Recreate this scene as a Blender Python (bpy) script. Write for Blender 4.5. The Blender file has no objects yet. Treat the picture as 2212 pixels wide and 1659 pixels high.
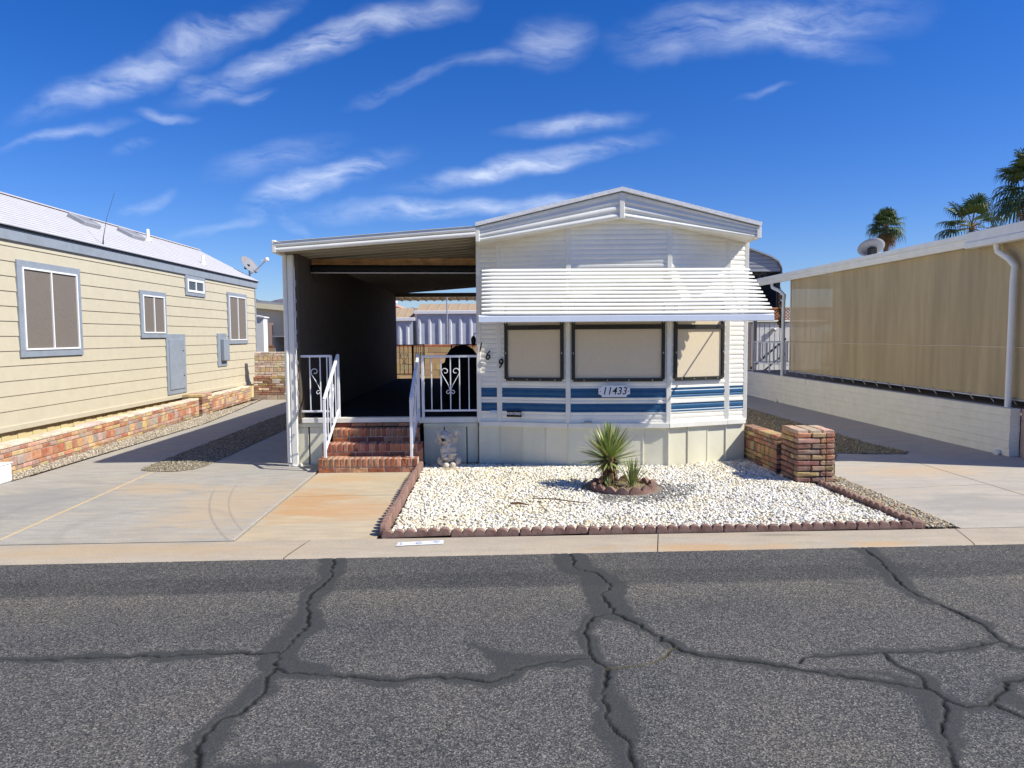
import bpy, bmesh, math, random
import numpy as np
from mathutils import Vector, Matrix
random.seed(7); RNG = np.random.default_rng(7)
D = bpy.data; SC = bpy.context.scene; COL = SC.collection
# ------------------------------------------------------------------ camera
PW, PH, F, H0 = 2212., 1659., 1548., 1.70
_y, _p, _r = math.radians(1.18), math.radians(3.88), math.radians(0.40)
FWD = Vector((math.sin(_y)*math.cos(_p), math.cos(_y)*math.cos(_p), -math.sin(_p)))
_r0 = Vector((math.cos(_y), -math.sin(_y), 0)); _u0 = _r0.cross(FWD)
RT = math.cos(_r)*_r0 - math.sin(_r)*_u0
UP = math.sin(_r)*_r0 + math.cos(_r)*_u0
CAM = Vector((0, 0, H0))
def ray(px, py): return FWD + RT*((px-PW/2)/F) - UP*((py-PH/2)/F)
def onZ(px, py, z=0.):
    d = ray(px, py); return CAM + d*((z-CAM.z)/d.z)
def onY(px, py, y):
    d = ray(px, py); return CAM + d*((y-CAM.y)/d.y)
def onX(px, py, x):
    d = ray(px, py); return CAM + d*((x-CAM.x)/d.x)
cd = D.cameras.new('camera'); cam = D.objects.new('camera', cd); COL.objects.link(cam)
cd.sensor_width = 36; cd.lens = 36*F/PW; cd.clip_start = .05; cd.clip_end = 12000
mm = Matrix((RT, UP, -FWD)).transposed().to_4x4(); mm.translation = CAM
cam.matrix_world = mm; SC.camera = cam
# ------------------------------------------------------------------ materials
def NT(m): return m.node_tree.nodes, m.node_tree.links
def rgba(c): return (c[0], c[1], c[2], 1)
MATS = {}
def M(name, col, rough=.6, var=.12, scale=6., bump=0., bscale=60., metal=0., spec=.3, attr=False, dirt=None, dscale=1.5, damt=.5, stretch=(1,1,1), dst=(1,1,1), alpha=1., attrvar=True):
    m = D.materials.new(name); m.use_nodes = True; n, l = NT(m); b = n['Principled BSDF']
    b.inputs['Roughness'].default_value = rough; b.inputs['Metallic'].default_value = metal
    b.inputs['Specular IOR Level'].default_value = spec
    tc = n.new('ShaderNodeTexCoord'); mp = n.new('ShaderNodeMapping'); mp.inputs['Scale'].default_value = stretch
    l.new(tc.outputs['Object'], mp.inputs[0])
    nz = n.new('ShaderNodeTexNoise'); nz.inputs['Scale'].default_value = scale; nz.inputs['Detail'].default_value = 6; nz.inputs['Roughness'].default_value = .65
    l.new(mp.outputs[0], nz.inputs['Vector'])
    cr = n.new('ShaderNodeMapRange'); cr.inputs[1].default_value = .3; cr.inputs[2].default_value = .7
    cr.inputs[3].default_value = 1-var; cr.inputs[4].default_value = 1+var; l.new(nz.outputs['Fac'], cr.inputs[0])
    mul = n.new('ShaderNodeVectorMath'); mul.operation = 'SCALE'
    if attr:
        a = n.new('ShaderNodeAttribute'); a.attribute_name = 'col'; l.new(a.outputs['Color'], mul.inputs[0])
    else: mul.inputs[0].default_value = col
    l.new(cr.outputs[0], mul.inputs['Scale']); out = mul.outputs[0]
    if dirt:
        mp2 = n.new('ShaderNodeMapping'); mp2.inputs['Scale'].default_value = dst; l.new(tc.outputs['Object'], mp2.inputs[0])
        n2 = n.new('ShaderNodeTexNoise'); n2.inputs['Scale'].default_value = dscale; n2.inputs['Detail'].default_value = 8; n2.inputs['Roughness'].default_value = .6
        l.new(mp2.outputs[0], n2.inputs['Vector'])
        r2 = n.new('ShaderNodeMapRange'); r2.inputs[1].default_value = .45; r2.inputs[2].default_value = .72; r2.inputs[3].default_value = 0; r2.inputs[4].default_value = damt
        l.new(n2.outputs['Fac'], r2.inputs[0])
        mx = n.new('ShaderNodeMix'); mx.data_type = 'RGBA'; l.new(r2.outputs[0], mx.inputs['Factor']); l.new(out, mx.inputs['A']); mx.inputs['B'].default_value = rgba(dirt); out = mx.outputs['Result']
    l.new(out, b.inputs['Base Color'])
    if bump:
        nb = n.new('ShaderNodeTexNoise'); nb.inputs['Scale'].default_value = bscale; nb.inputs['Detail'].default_value = 4
        l.new(mp.outputs[0], nb.inputs['Vector'])
        bp = n.new('ShaderNodeBump'); bp.inputs['Strength'].default_value = min(1, bump); bp.inputs['Distance'].default_value = .01
        l.new(nb.outputs['Fac'], bp.inputs['Height']); l.new(bp.outputs[0], b.inputs['Normal'])
    if alpha < 1: b.inputs['Alpha'].default_value = alpha
    MATS[name] = m; return m
W_PAINT = M('white_paint', (.82,.80,.72), .45, .05, 5, .05, 40, dirt=(.58,.56,.48), dscale=2.5, damt=.22, dst=(1,1,.3))
W_SIDING = M('white_siding', (.84,.81,.715), .4, .04, 4, .04, 30, dirt=(.55,.53,.44), dscale=2.2, damt=.22, dst=(1,1,.4))
W_TRIM = M('white_trim', (.82,.79,.70), .45, .05, 6, .03, 50, dirt=(.5,.48,.4), dscale=4, damt=.25)
W_ROOF = M('white_roof_coating', (.80,.80,.80), .7, .08, 20, .6, 90, dirt=(.5,.5,.5), dscale=12, damt=.3)
CREAM = M('cream_skirting', (.76,.73,.57), .5, .05, 3, .04, 20, dirt=(.45,.40,.28), dscale=1.8, damt=.3, dst=(1,1,.25))
BLUE = M('blue_stripe', (.022,.095,.205), .4, .12, 8, .03, 30)
BRONZE = M('dark_bronze', (.028,.026,.02), .45, .2, 20)
FABRIC = M('beige_shade_fabric', (.68,.575,.42), .8, .10, 40, .15, 300, stretch=(8,8,.4), spec=.1)
BLACK = M('black_metal', (.012,.012,.012), .5, .2, 20)
BLACKCOVER = M('black_cover', (.01,.01,.011), .8, .3, 8, .3, 12)
DIGIT = M('black_digits', (.008,.008,.008), .4, .1, 20)
PLAQUE = M('white_plaque', (.8,.8,.8), .3, .03, 20)
NAVYTXT = M('plate_letters', (.8,.8,.8), .4, .05, 20)
PALEBLUE = M('faded_blue_sticker', (.45,.55,.75), .5, .2, 30)
WOOD = M('pine_beam', (.72,.40,.16), .6, .3, 5, .1, 40, stretch=(.6,8,12), dirt=(.16,.07,.03), dscale=7, damt=.5)
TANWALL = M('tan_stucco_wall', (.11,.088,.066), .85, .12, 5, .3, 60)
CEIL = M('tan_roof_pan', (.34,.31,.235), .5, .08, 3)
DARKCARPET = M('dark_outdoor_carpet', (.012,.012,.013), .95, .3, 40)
IRON = M('white_iron', (.78,.79,.82), .4, .05, 15, .05, 60)
STEEL = M('galvanised_steel', (.5,.5,.5), .4, .15, 20, metal=.6)
MORTARL = M('pale_mortar', (.46,.39,.32), .95, .2, 40, .5, 90)
BRICK = M('brick_faces', (1,1,1), .85, .22, 28, .5, 60, attr=True, dirt=(.06,.05,.045), dscale=9, damt=.5, spec=.15)
FLAME = M('flamed_brick_faces', (1,1,1), .85, .28, 14, .5, 50, attr=True, dirt=(.5,.42,.33), dscale=11, damt=.45, spec=.15)
MORTAR = M('mortar', (.30,.25,.20), .95, .2, 40, .5, 90)
DKMORTAR = M('dark_mortar', (.10,.08,.065), .95, .2, 40, .5, 90)
SCALLOP = M('red_concrete', (.25,.145,.115), .9, .22, 12, .4, 120, dirt=(.38,.27,.21), dscale=6, damt=.5, spec=.15)
STONE = M('pebbles', (1,1,1), .75, .08, 60, attr=True, spec=.2)
SIDE_Y = M('cream_lap_siding', (.53,.475,.355), .6, .05, 5, .08, 25, dirt=(.50,.44,.33), dscale=1.2, damt=.4, spec=.2)
GREYTRIM = M('blue_grey_trim', (.265,.30,.35), .6, .07, 8, .05, 40, dirt=(.20,.21,.23), dscale=3, damt=.4)
SCREEN = M('woven_window_screen', (.185,.16,.14), .8, .22, 60, .1, 200, stretch=(1,1,1), spec=.1)
SHINGLE = M('white_shingles', (.53,.51,.53), .85, .10, 10, .3, 60, dirt=(.42,.38,.36), dscale=1.6, damt=.3)
YELSKIRT = M('yellow_skirt', (.62,.52,.28), .6, .05, 5)
DISHGREY = M('dish_grey', (.27,.265,.275), .4, .06, 8)
WHITEPL = M('white_plastic', (.8,.8,.8), .4, .03, 8)
SCREENCLOTH = M('brown_shade_cloth', (.52,.41,.24), .8, .15, 5.0, .08, 120, stretch=(1,1.0,.10), dirt=(.37,.295,.18), dscale=2.2, damt=.6, dst=(1,1,.15), spec=.1, alpha=.90)
W_BLOCK = M('white_painted_block', (.74,.70,.60), .7, .05, 6, .15, 40, attr=True, dirt=(.50,.47,.38), dscale=2.5, damt=.2)
PINK = M('pinkish_wall', (.50,.36,.28), .8, .06, 8, .1, 40)
GREYMETAL = M('grey_sheet_metal', (.30,.31,.34), .45, .06, 4, dirt=(.2,.2,.22), dscale=3, damt=.25)
BLUESHED = M('pale_grey_metal', (.56,.58,.63), .5, .07, 5, dirt=(.45,.47,.52), dscale=4, damt=.3)
TANROOF = M('tan_metal_roof', (.42,.31,.20), .6, .07, 5)
LATTICE = M('orange_lattice', (.42,.17,.08), .7, .1, 10)
TANBLOCK = M('tan_block', (.5,.34,.17), .9, .1, 20, .3, 60, attr=True)
TILE = M('salmon_tile', (.58,.33,.24), .8, .12, 12, .3, 20)
YHOUSE = M('pale_yellow_wall', (.80,.72,.47), .8, .05, 6)
GREENLEAF = M('palm_green', (.085,.135,.035), .5, .4, 1.5, spec=.4)
DRYLEAF = M('dry_palm', (.30,.19,.08), .8, .3, 4)
PALMTRUNK = M('palm_trunk', (.20,.15,.11), .9, .25, 8, .6, 20)
YUCCA = M('yucca_leaf', (.17,.22,.07), .42, .3, 9, attr=True, spec=.4)
YTRUNK = M('yucca_trunk', (.17,.10,.05), .9, .3, 30, .7, 60)
STATUE = M('weathered_statue', (.66,.59,.49), .85, .2, 22, .6, 70, dirt=(.25,.18,.12), dscale=14, damt=.5, spec=.15)
MOUTH = M('dark_mouth', (.015,.012,.01), .7, .1, 10)
GOURD = M('dried_gourd', (.20,.12,.05), .6, .3, 10)
DIRT = M('desert_soil', (.34,.25,.165), .95, .2, 2, .4, 60, dirt=(.22,.17,.12), dscale=.4, damt=.5)
SOILW = M('gravel_bed_soil', (.22,.195,.15), .95, .25, 40, .5, 80)
SOILB = M('brown_bed_soil', (.22,.18,.12), .95, .3, 30, .5, 80)
MTN = M('mountain_rock', (.135,.12,.145), .95, .25, .012, 0, dirt=(.08,.07,.09), dscale=.02, damt=.6)
GLASSDK = M('dark_glass', (.06,.065,.07), .1, .1, 3, spec=.6)
SHADE_NAVY = M('carport_shade_navy', (.02,.025,.045), .6, .2, 3)  # dark navy stands in for the shade under the metal carport
STRAW = M('dry_grass_blades', (.42,.32,.13), .8, .3, 8)
def concrete(name, base, warm, dark, lines=None):
    m = M(name, base, .85, .07, 3.0, .25, 130, dirt=warm, dscale=.9, damt=.8, dst=(1,1.6,1), spec=.2)
    n, l = NT(m); b = n['Principled BSDF']; src = b.inputs['Base Color'].links[0].from_socket
    tc = n.new('ShaderNodeTexCoord'); mp = n.new('ShaderNodeMapping'); mp.inputs['Scale'].default_value = (.9,4.5,1); mp.inputs['Rotation'].default_value = (0,0,.5)
    l.new(tc.outputs['Object'], mp.inputs[0]); nz = n.new('ShaderNodeTexNoise'); nz.inputs['Scale'].default_value = 2.2; nz.inputs['Detail'].default_value = 9; nz.inputs['Roughness'].default_value = .7
    l.new(mp.outputs[0], nz.inputs['Vector']); r = n.new('ShaderNodeMapRange'); r.inputs[1].default_value = .42; r.inputs[2].default_value = .72; r.inputs[4].default_value = .8
    l.new(nz.outputs['Fac'], r.inputs[0]); mx = n.new('ShaderNodeMix'); mx.data_type = 'RGBA'; l.new(r.outputs[0], mx.inputs['Factor']); l.new(src, mx.inputs['A']); mx.inputs['B'].default_value = rgba(dark)
    # fine speckle
    sp = n.new('ShaderNodeTexNoise'); sp.inputs['Scale'].default_value = 90; sp.inputs['Detail'].default_value = 2; l.new(tc.outputs['Object'], sp.inputs['Vector'])
    r3 = n.new('ShaderNodeMapRange'); r3.inputs[1].default_value = .3; r3.inputs[2].default_value = .7; r3.inputs[3].default_value = .9; r3.inputs[4].default_value = 1.1; l.new(sp.outputs['Fac'], r3.inputs[0])
    sc = n.new('ShaderNodeVectorMath'); sc.operation = 'SCALE'; l.new(mx.outputs['Result'], sc.inputs[0]); l.new(r3.outputs[0], sc.inputs['Scale'])
    l.new(sc.outputs[0], b.inputs['Base Color']); return m
def add_stain(m, cx, cy, rx, ry, col, amt, rot=0., nscale=2.5):
    n, l = NT(m); b = n['Principled BSDF']; src = b.inputs['Base Color'].links[0].from_socket
    g = n.new('ShaderNodeNewGeometry'); mp = n.new('ShaderNodeMapping'); mp.vector_type = 'TEXTURE'
    mp.inputs['Location'].default_value = (cx, cy, 0); mp.inputs['Scale'].default_value = (rx, ry, 1); mp.inputs['Rotation'].default_value = (0,0,rot)
    l.new(g.outputs['Position'], mp.inputs[0]); ln = n.new('ShaderNodeVectorMath'); ln.operation = 'LENGTH'; l.new(mp.outputs[0], ln.inputs[0])
    nz = n.new('ShaderNodeTexNoise'); nz.inputs['Scale'].default_value = nscale; nz.inputs['Detail'].default_value = 9; nz.inputs['Roughness'].default_value = .65; nz.inputs['Distortion'].default_value = .6
    mp3 = n.new('ShaderNodeMapping'); mp3.inputs['Scale'].default_value = (.8, 2.0, 1); l.new(g.outputs['Position'], mp3.inputs[0]); l.new(mp3.outputs[0], nz.inputs['Vector'])
    ma = n.new('ShaderNodeMath'); ma.operation = 'MULTIPLY_ADD'; l.new(nz.outputs['Fac'], ma.inputs[0]); ma.inputs[1].default_value = -2.4; l.new(ln.outputs['Value'], ma.inputs[2])
    r = n.new('ShaderNodeMapRange'); r.interpolation_type = 'SMOOTHSTEP'; r.inputs[1].default_value = -.1; r.inputs[2].default_value = -1.0; r.inputs[3].default_value = 0; r.inputs[4].default_value = amt
    l.new(ma.outputs[0], r.inputs[0]); mx = n.new('ShaderNodeMix'); mx.data_type = 'RGBA'; l.new(r.outputs[0], mx.inputs['Factor']); l.new(src, mx.inputs['A']); mx.inputs['B'].default_value = rgba(col)
    l.new(mx.outputs['Result'], b.inputs['Base Color'])
DRIVE = concrete('driveway_concrete', (.395,.365,.315), (.45,.38,.285), (.27,.255,.23))
add_stain(DRIVE, -2.7, 7.2, .9, 1.4, (.50,.37,.23), .6)
add_stain(DRIVE, -3.9, 8.1, .8, .4, (.50,.36,.22), .6)
add_stain(DRIVE, -4.9, 7.5, 1.0, 1.2, (.25,.245,.24), .6)
def add_arc(m, P, w, amt):
    (ax,ay),(bx,by),(cx,cy) = P; d_ = 2*(ax*(by-cy)+bx*(cy-ay)+cx*(ay-by))
    ux = ((ax*ax+ay*ay)*(by-cy)+(bx*bx+by*by)*(cy-ay)+(cx*cx+cy*cy)*(ay-by))/d_; uy = ((ax*ax+ay*ay)*(cx-bx)+(bx*bx+by*by)*(ax-cx)+(cx*cx+cy*cy)*(bx-ax))/d_
    rad = math.hypot(ax-ux, ay-uy); n, l = NT(m); b = n['Principled BSDF']; src = b.inputs['Base Color'].links[0].from_socket; g = n.new('ShaderNodeNewGeometry')
    def dist(c, sc=(1,1,1)):
        v = n.new('ShaderNodeMapping'); v.vector_type = 'TEXTURE'; v.inputs['Location'].default_value = (c[0],c[1],0); v.inputs['Scale'].default_value = sc; l.new(g.outputs['Position'], v.inputs[0]); k = n.new('ShaderNodeVectorMath'); k.operation = 'LENGTH'; l.new(v.outputs[0], k.inputs[0]); return k.outputs['Value']
    def mth(op, a, c):
        k = n.new('ShaderNodeMath'); k.operation = op; l.new(a, k.inputs[0])
        if isinstance(c, (int, float)): k.inputs[1].default_value = c
        else: l.new(c, k.inputs[1])
        return k.outputs[0]
    def rng(a, f0, f1, t0, t1):
        k = n.new('ShaderNodeMapRange'); k.interpolation_type = 'SMOOTHSTEP'; l.new(a, k.inputs[0])
        for i_, v_ in enumerate((f0,f1,t0,t1)): k.inputs[i_+1].default_value = v_
        return k.outputs[0]
    ring = rng(mth('ABSOLUTE', mth('SUBTRACT', dist((ux,uy)), rad), 0), w*.4, w, 1, 0); loc = rng(dist((bx,by)), .9, 1.5, amt, 0)
    nz = n.new('ShaderNodeTexNoise'); nz.inputs['Scale'].default_value = 9; nz.inputs['Detail'].default_value = 6; l.new(g.outputs['Position'], nz.inputs['Vector'])
    f = mth('MULTIPLY', mth('MULTIPLY', ring, loc), rng(nz.outputs['Fac'], .3, .6, .65, 1)); mx = n.new('ShaderNodeMix'); mx.data_type = 'RGBA'; l.new(f, mx.inputs['Factor']); l.new(src, mx.inputs['A']); mx.inputs['B'].default_value = (.17,.165,.155,1); l.new(mx.outputs['Result'], b.inputs['Base Color'])
def c2(x, y): p = onZ((x*900/2212)/1.38879, (1000+y*900/2212)/1.38879); return (p.x, p.y)
add_arc(DRIVE, (c2(1580,1160), c2(1555,1350), c2(1690,1535)), .016, .38); add_arc(DRIVE, (c2(1710,1170), c2(1690,1300), c2(1790,1460)), .014, .32)
add_arc(DRIVE, (c2(300,1250), c2(700,1180), c2(1200,1150)), .07, .15); add_arc(DRIVE, (c2(500,1440), c2(900,1330), c2(1400,1290)), .07, .15)
WALK = concrete('walk_concrete', (.50,.42,.30), (.56,.42,.25), (.38,.30,.20))
add_stain(WALK, -1.95, 7.3, .6, .9, (.50,.29,.135), .8)
add_stain(WALK, -1.35, 6.9, .5, .5, (.52,.31,.16), .6)
add_stain(WALK, -1.9, 8.5, .5, .35, (.52,.33,.17), .55)
KERB = concrete('kerb_concrete', (.44,.37,.285), (.47,.37,.255), (.35,.30,.235))
for q in ((1.6,5.62,.8,.12,(.50,.30,.13),.6),(3.1,5.66,.4,.08,(.50,.31,.14),.6),(-3.0,5.7,1.6,.2,(.47,.33,.19),.5),(2.4,5.9,.3,.05,(.16,.14,.12),.5)): add_stain(KERB, *q)
RDRIVE = concrete('pale_driveway', (.45,.405,.345), (.50,.41,.31), (.34,.31,.275))
add_stain(RDRIVE, 5.2, 8.6, 1.0, .5, (.52,.37,.24), .6); add_stain(RDRIVE, 4.8, 6.9, .9, .6, (.30,.285,.26), .6); add_stain(RDRIVE, 6.5, 7.2, 1.2, 1.0, (.33,.30,.27), .5)
KPAINT = M('faded_kerb_paint', (.74,.74,.76), .8, .12, 30, dirt=(.5,.42,.33), dscale=24, damt=.7)
KDIG = M('faded_blue_digits', (.46,.53,.66), .8, .2, 30, dirt=(.72,.72,.74), dscale=20, damt=.8)
YLINE = M('tan_joint_filler', (.56,.41,.22), .9, .1, 10)
GAP = M('dark_joint', (.06,.05,.042), .95, .3, 20)
# ------------------------------------------------------------------ mesh helpers
def rbox_topology():
    bm = bmesh.new(); vs = []
    info = []
    for sx in (-1,1):
        for sy in (-1,1):
            for sz in (-1,1):
                for k in range(3):
                    s = (sx,sy,sz); v = [s[i]*(1 if i == k else .8) for i in range(3)]
                    vs.append(bm.verts.new(v)); info.append((s, [0 if i == k else 1 for i in range(3)]))
    r = bmesh.ops.convex_hull(bm, input=bm.verts)
    bmesh.ops.dissolve_limit(bm, angle_limit=.01, verts=bm.verts, edges=bm.edges)
    bmesh.ops.recalc_face_normals(bm, faces=bm.faces)
    bm.verts.index_update(); idx = {v: i for i, v in enumerate(vs)}
    f = [[idx[v] for v in fc.verts] for fc in bm.faces]; bm.free(); return info, f
RB_INFO, RB_F = rbox_topology()
RB_S = np.array([i[0] for i in RB_INFO], float); RB_M = np.array([i[1] for i in RB_INFO], float)
class MB:
    def __init__(s): s.v = []; s.f = []; s.m = []; s.c = []; s.usec = False; s.sm = []
    def add(s, verts, faces, mat=0, col=None, smooth=False):
        o = len(s.v); s.v += [tuple(map(float, p)) for p in verts]
        for f in faces: s.f.append([o+i for i in f]); s.m.append(mat); s.c.append(col or (1,1,1)); s.sm.append(smooth)
        if col: s.usec = True
        return s
    def box(s, x0, x1, y0, y1, z0, z1, mat=0, col=None):
        v = [(x,y,z) for x in (x0,x1) for y in (y0,y1) for z in (z0,z1)]
        return s.add(v, [(0,1,3,2),(4,6,7,5),(0,4,5,1),(2,3,7,6),(0,2,6,4),(1,5,7,3)], mat, col)
    def rbox(s, c, h, ch, mat=0, col=None, rot=None, jit=0.):
        v = RB_S*(np.array(h)-RB_M*ch)
        if jit: v = v + RNG.normal(0, jit, v.shape)
        if rot is not None: v = v @ np.array(rot).T
        return s.add(v+np.array(c), RB_F, mat, col)
    def bbox(s, x0, x1, y0, y1, z0, z1, ch=.004, mat=0, col=None):
        return s.rbox(((x0+x1)/2,(y0+y1)/2,(z0+z1)/2), (abs(x1-x0)/2,abs(y1-y0)/2,abs(z1-z0)/2), ch, mat, col)
    def bar(s, a, b, w, h, mat=0, col=None, ch=.002, up=(0,0,1)):
        a, b = Vector(a), Vector(b); d = b-a; L = d.length; d.normalize(); u = Vector(up)
        if abs(d.dot(u)) > .95: u = Vector((0,1,0))
        x = d.cross(u).normalized(); z = x.cross(d)
        R = np.array([[d.x,x.x,z.x],[d.y,x.y,z.y],[d.z,x.z,z.z]])
        return s.rbox((a+b)/2, (L/2, w/2, h/2), ch, mat, col, rot=R)
    def tube(s, pts, r, n=8, mat=0, col=None, caps=True, smooth=True):
        pts = [Vector(p) for p in pts]; rs = r if isinstance(r, (list, tuple)) else [r]*len(pts)
        vs = []; px = None
        for i, p in enumerate(pts):
            t = (pts[min(i+1, len(pts)-1)]-pts[max(i-1, 0)]).normalized()
            if px is None: px = t.orthogonal().normalized()
            else: px = (px-t*px.dot(t)).normalized()
            py = t.cross(px)
            for k in range(n):
                a = 2*math.pi*k/n; vs.append(p+px*math.cos(a)*rs[i]+py*math.sin(a)*rs[i])
        fs = [(i*n+k, i*n+(k+1)%n, (i+1)*n+(k+1)%n, (i+1)*n+k) for i in range(len(pts)-1) for k in range(n)]
        s.add(vs, fs, mat, col, smooth)
        if caps: s.add(vs[:n], [tuple(range(n))[::-1]], mat, col); s.add(vs[-n:], [tuple(range(n))], mat, col)
        return s
    def prism(s, poly, a, b, mat=0, col=None):
        """poly: list of 3D points; extruded from offset a to offset b (vectors)"""
        n = len(poly); a, b = Vector(a), Vector(b); P = [Vector(p) for p in poly]
        v = [p+a for p in P]+[p+b for p in P]
        return s.add(v, [tuple(range(n))[::-1], tuple(range(n, 2*n))]+[(i, (i+1)%n, n+(i+1)%n, n+i) for i in range(n)], mat, col)
    def sphere(s, c, r, mat=0, nu=12, nv=8, col=None, rot=None):
        r = r if isinstance(r, (list, tuple)) else (r,r,r); vs = []
        for j in range(nv+1):
            t = math.pi*j/nv
            for i in range(nu):
                a = 2*math.pi*i/nu; p = Vector((r[0]*math.sin(t)*math.cos(a), r[1]*math.sin(t)*math.sin(a), r[2]*math.cos(t)))
                if rot: p = rot @ p
                vs.append(Vector(c)+p)
        return s.add(vs, [(j*nu+i, (j+1)*nu+i, (j+1)*nu+(i+1)%nu, j*nu+(i+1)%nu) for j in range(nv) for i in range(nu)], mat, col, True)
    def lathe(s, prof, c, axis=(0,0,1), n=20, mat=0):
        ax = Vector(axis).normalized(); x = ax.orthogonal().normalized(); y = ax.cross(x); vs = []
        for r, h in prof:
            for k in range(n):
                a = 2*math.pi*k/n; vs.append(Vector(c)+ax*h+(x*math.cos(a)+y*math.sin(a))*r)
        return s.add(vs, [(i*n+k, i*n+(k+1)%n, (i+1)*n+(k+1)%n, (i+1)*n+k) for i in range(len(prof)-1) for k in range(n)], mat, None, True)
    def build(s, name, mats, parent=None, base=None, fixn=False):
        me = D.meshes.new(name); B = Vector(base) if base is not None else (WB.get(parent.name, Vector()) if parent else Vector())
        v = np.array(s.v, float)-np.array(B)
        me.from_pydata(v.tolist(), [], s.f)
        for m in (mats if isinstance(mats, (list, tuple)) else [mats]): me.materials.append(m)
        me.polygons.foreach_set('material_index', s.m); me.polygons.foreach_set('use_smooth', s.sm)
        if s.usec:
            at = me.color_attributes.new('col', 'FLOAT_COLOR', 'CORNER'); ls = np.array([len(f) for f in s.f])
            cc = np.ones((len(s.f), 4)); cc[:, :3] = np.array(s.c); at.data.foreach_set('color', np.repeat(cc, ls, axis=0).ravel())
        if fixn:
            bm = bmesh.new(); bm.from_mesh(me); bmesh.ops.recalc_face_normals(bm, faces=bm.faces); bm.to_mesh(me); bm.free()
        me.update(); o = D.objects.new(name, me); COL.objects.link(o)
        if parent: o.parent = parent
        else: o.location = B
        WB[o.name] = B
        return o
WB = {}
def tag(o, label=None, cat=None, group=None, kind=None):
    if label: o['label'] = label
    if cat: o['category'] = cat
    if group: o['group'] = group
    if kind: o['kind'] = kind
    return o
def thing(name, loc, label, cat, group=None):
    o = D.objects.new(name, None); COL.objects.link(o); o.location = loc; o.empty_display_size = .2
    WB[o.name] = Vector(loc); return tag(o, label, cat, group)
def struct(name, mb, mats, base=(0,0,0)):
    return tag(mb.build(name, mats, base=base), kind='structure')
def dup(o, parent=None):
    c = o.copy(); COL.objects.link(c)
    if parent: c.parent = parent
    WB[c.name] = WB.get(o.name, Vector())
    for ch in list(o.children): dup(ch, c)
    return c
def textmesh(s, size, mat, name, parent, loc, rot=(math.pi/2,0,0), shear=0., depth=.003, offset=0., base=None, spacing=1., sx=1.):
    cu = D.curves.new('t', 'FONT'); cu.body = s; cu.size = size; cu.extrude = depth; cu.shear = shear; cu.offset = offset
    cu.align_x = 'CENTER'; cu.align_y = 'CENTER'; cu.space_character = spacing
    o = D.objects.new('t', cu); COL.objects.link(o); bpy.context.view_layer.update()
    dg = bpy.context.evaluated_depsgraph_get(); me = D.meshes.new_from_object(o.evaluated_get(dg)); D.objects.remove(o)
    from mathutils import Euler
    T = Matrix.Translation(Vector(loc)) @ Euler(rot).to_matrix().to_4x4() @ Matrix.Diagonal((sx,1,1,1))
    B = WB.get(parent.name, Vector()) if parent else Vector(base if base is not None else loc)
    me.transform(Matrix.Translation(-B) @ T); me.materials.clear(); me.materials.append(mat); me.name = name
    ob = D.objects.new(name, me); COL.objects.link(ob)
    if parent: ob.parent = parent
    else: ob.location = B
    WB[ob.name] = B; return ob
def lerp(a, b, t): return a+(b-a)*t
# ------------------------------------------------------------------ light, sky
SUN = Vector((.97, -.30, 1.0)).normalized()
sl = D.lights.new('sun', 'SUN'); sl.energy = 4.15; sl.angle = math.radians(.53); sl.color = (1, .965, .85)
so = D.objects.new('sun', sl); COL.objects.link(so); so.location = (8,-4,12); so.rotation_euler = SUN.to_track_quat('Z', 'Y').to_euler()
wd = D.worlds.new('World'); SC.world = wd; wd.use_nodes = True; wn, wl = wd.node_tree.nodes, wd.node_tree.links
bg = wn['Background']; bg.inputs['Strength'].default_value = .071
sky = wn.new('ShaderNodeTexSky'); sky.sky_type = 'NISHITA'; sky.sun_disc = False; sky.sun_elevation = math.asin(SUN.z)
sky.sun_rotation = math.atan2(SUN.x, SUN.y); sky.air_density = 1.0; sky.dust_density = .35; sky.ozone_density = 1.6; sky.altitude = 60
hs = wn.new('ShaderNodeHueSaturation'); hs.inputs['Saturation'].default_value = 1.24; hs.inputs['Value'].default_value = 1.0; hs.inputs['Hue'].default_value = .508
tn = wn.new('ShaderNodeMix'); tn.data_type = 'RGBA'; tn.blend_type = 'MULTIPLY'; tn.inputs['Factor'].default_value = 1; wl.new(sky.outputs[0], tn.inputs['A']); tn.inputs['B'].default_value = (.82, .965, 1.31, 1)
wl.new(tn.outputs['Result'], hs.inputs['Color'])
tc = wn.new('ShaderNodeTexCoord'); sp = wn.new('ShaderNodeSeparateXYZ'); wl.new(tc.outputs['Generated'], sp.inputs[0])
def wm(op, a, b=None, c=None):
    n = wn.new('ShaderNodeMath'); n.operation = op
    for i, v in enumerate((a, b, c)):
        if v is None: continue
        if isinstance(v, (int, float)): n.inputs[i].default_value = v
        else: wl.new(v, n.inputs[i])
    return n.outputs[0]
ym = wm('MAXIMUM', sp.outputs[1], .05)
cb = wn.new('ShaderNodeCombineXYZ'); wl.new(wm('DIVIDE', sp.outputs[0], ym), cb.inputs[0]); wl.new(wm('DIVIDE', sp.outputs[2], ym), cb.inputs[1])
dn = wn.new('ShaderNodeTexNoise'); dn.inputs['Scale'].default_value = 7; dn.inputs['Detail'].default_value = 4; dn.inputs['Roughness'].default_value = .5; wl.new(cb.outputs[0], dn.inputs['Vector'])
dv = wn.new('ShaderNodeVectorMath'); dv.operation = 'MULTIPLY_ADD'; wl.new(dn.outputs['Color'], dv.inputs[0]); dv.inputs[1].default_value = (.10,.07,0); dv.inputs[2].default_value = (-.05,-.035,0)
pv = wn.new('ShaderNodeVectorMath'); pv.operation = 'ADD'; wl.new(cb.outputs[0], pv.inputs[0]); wl.new(dv.outputs[0], pv.inputs[1])
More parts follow.
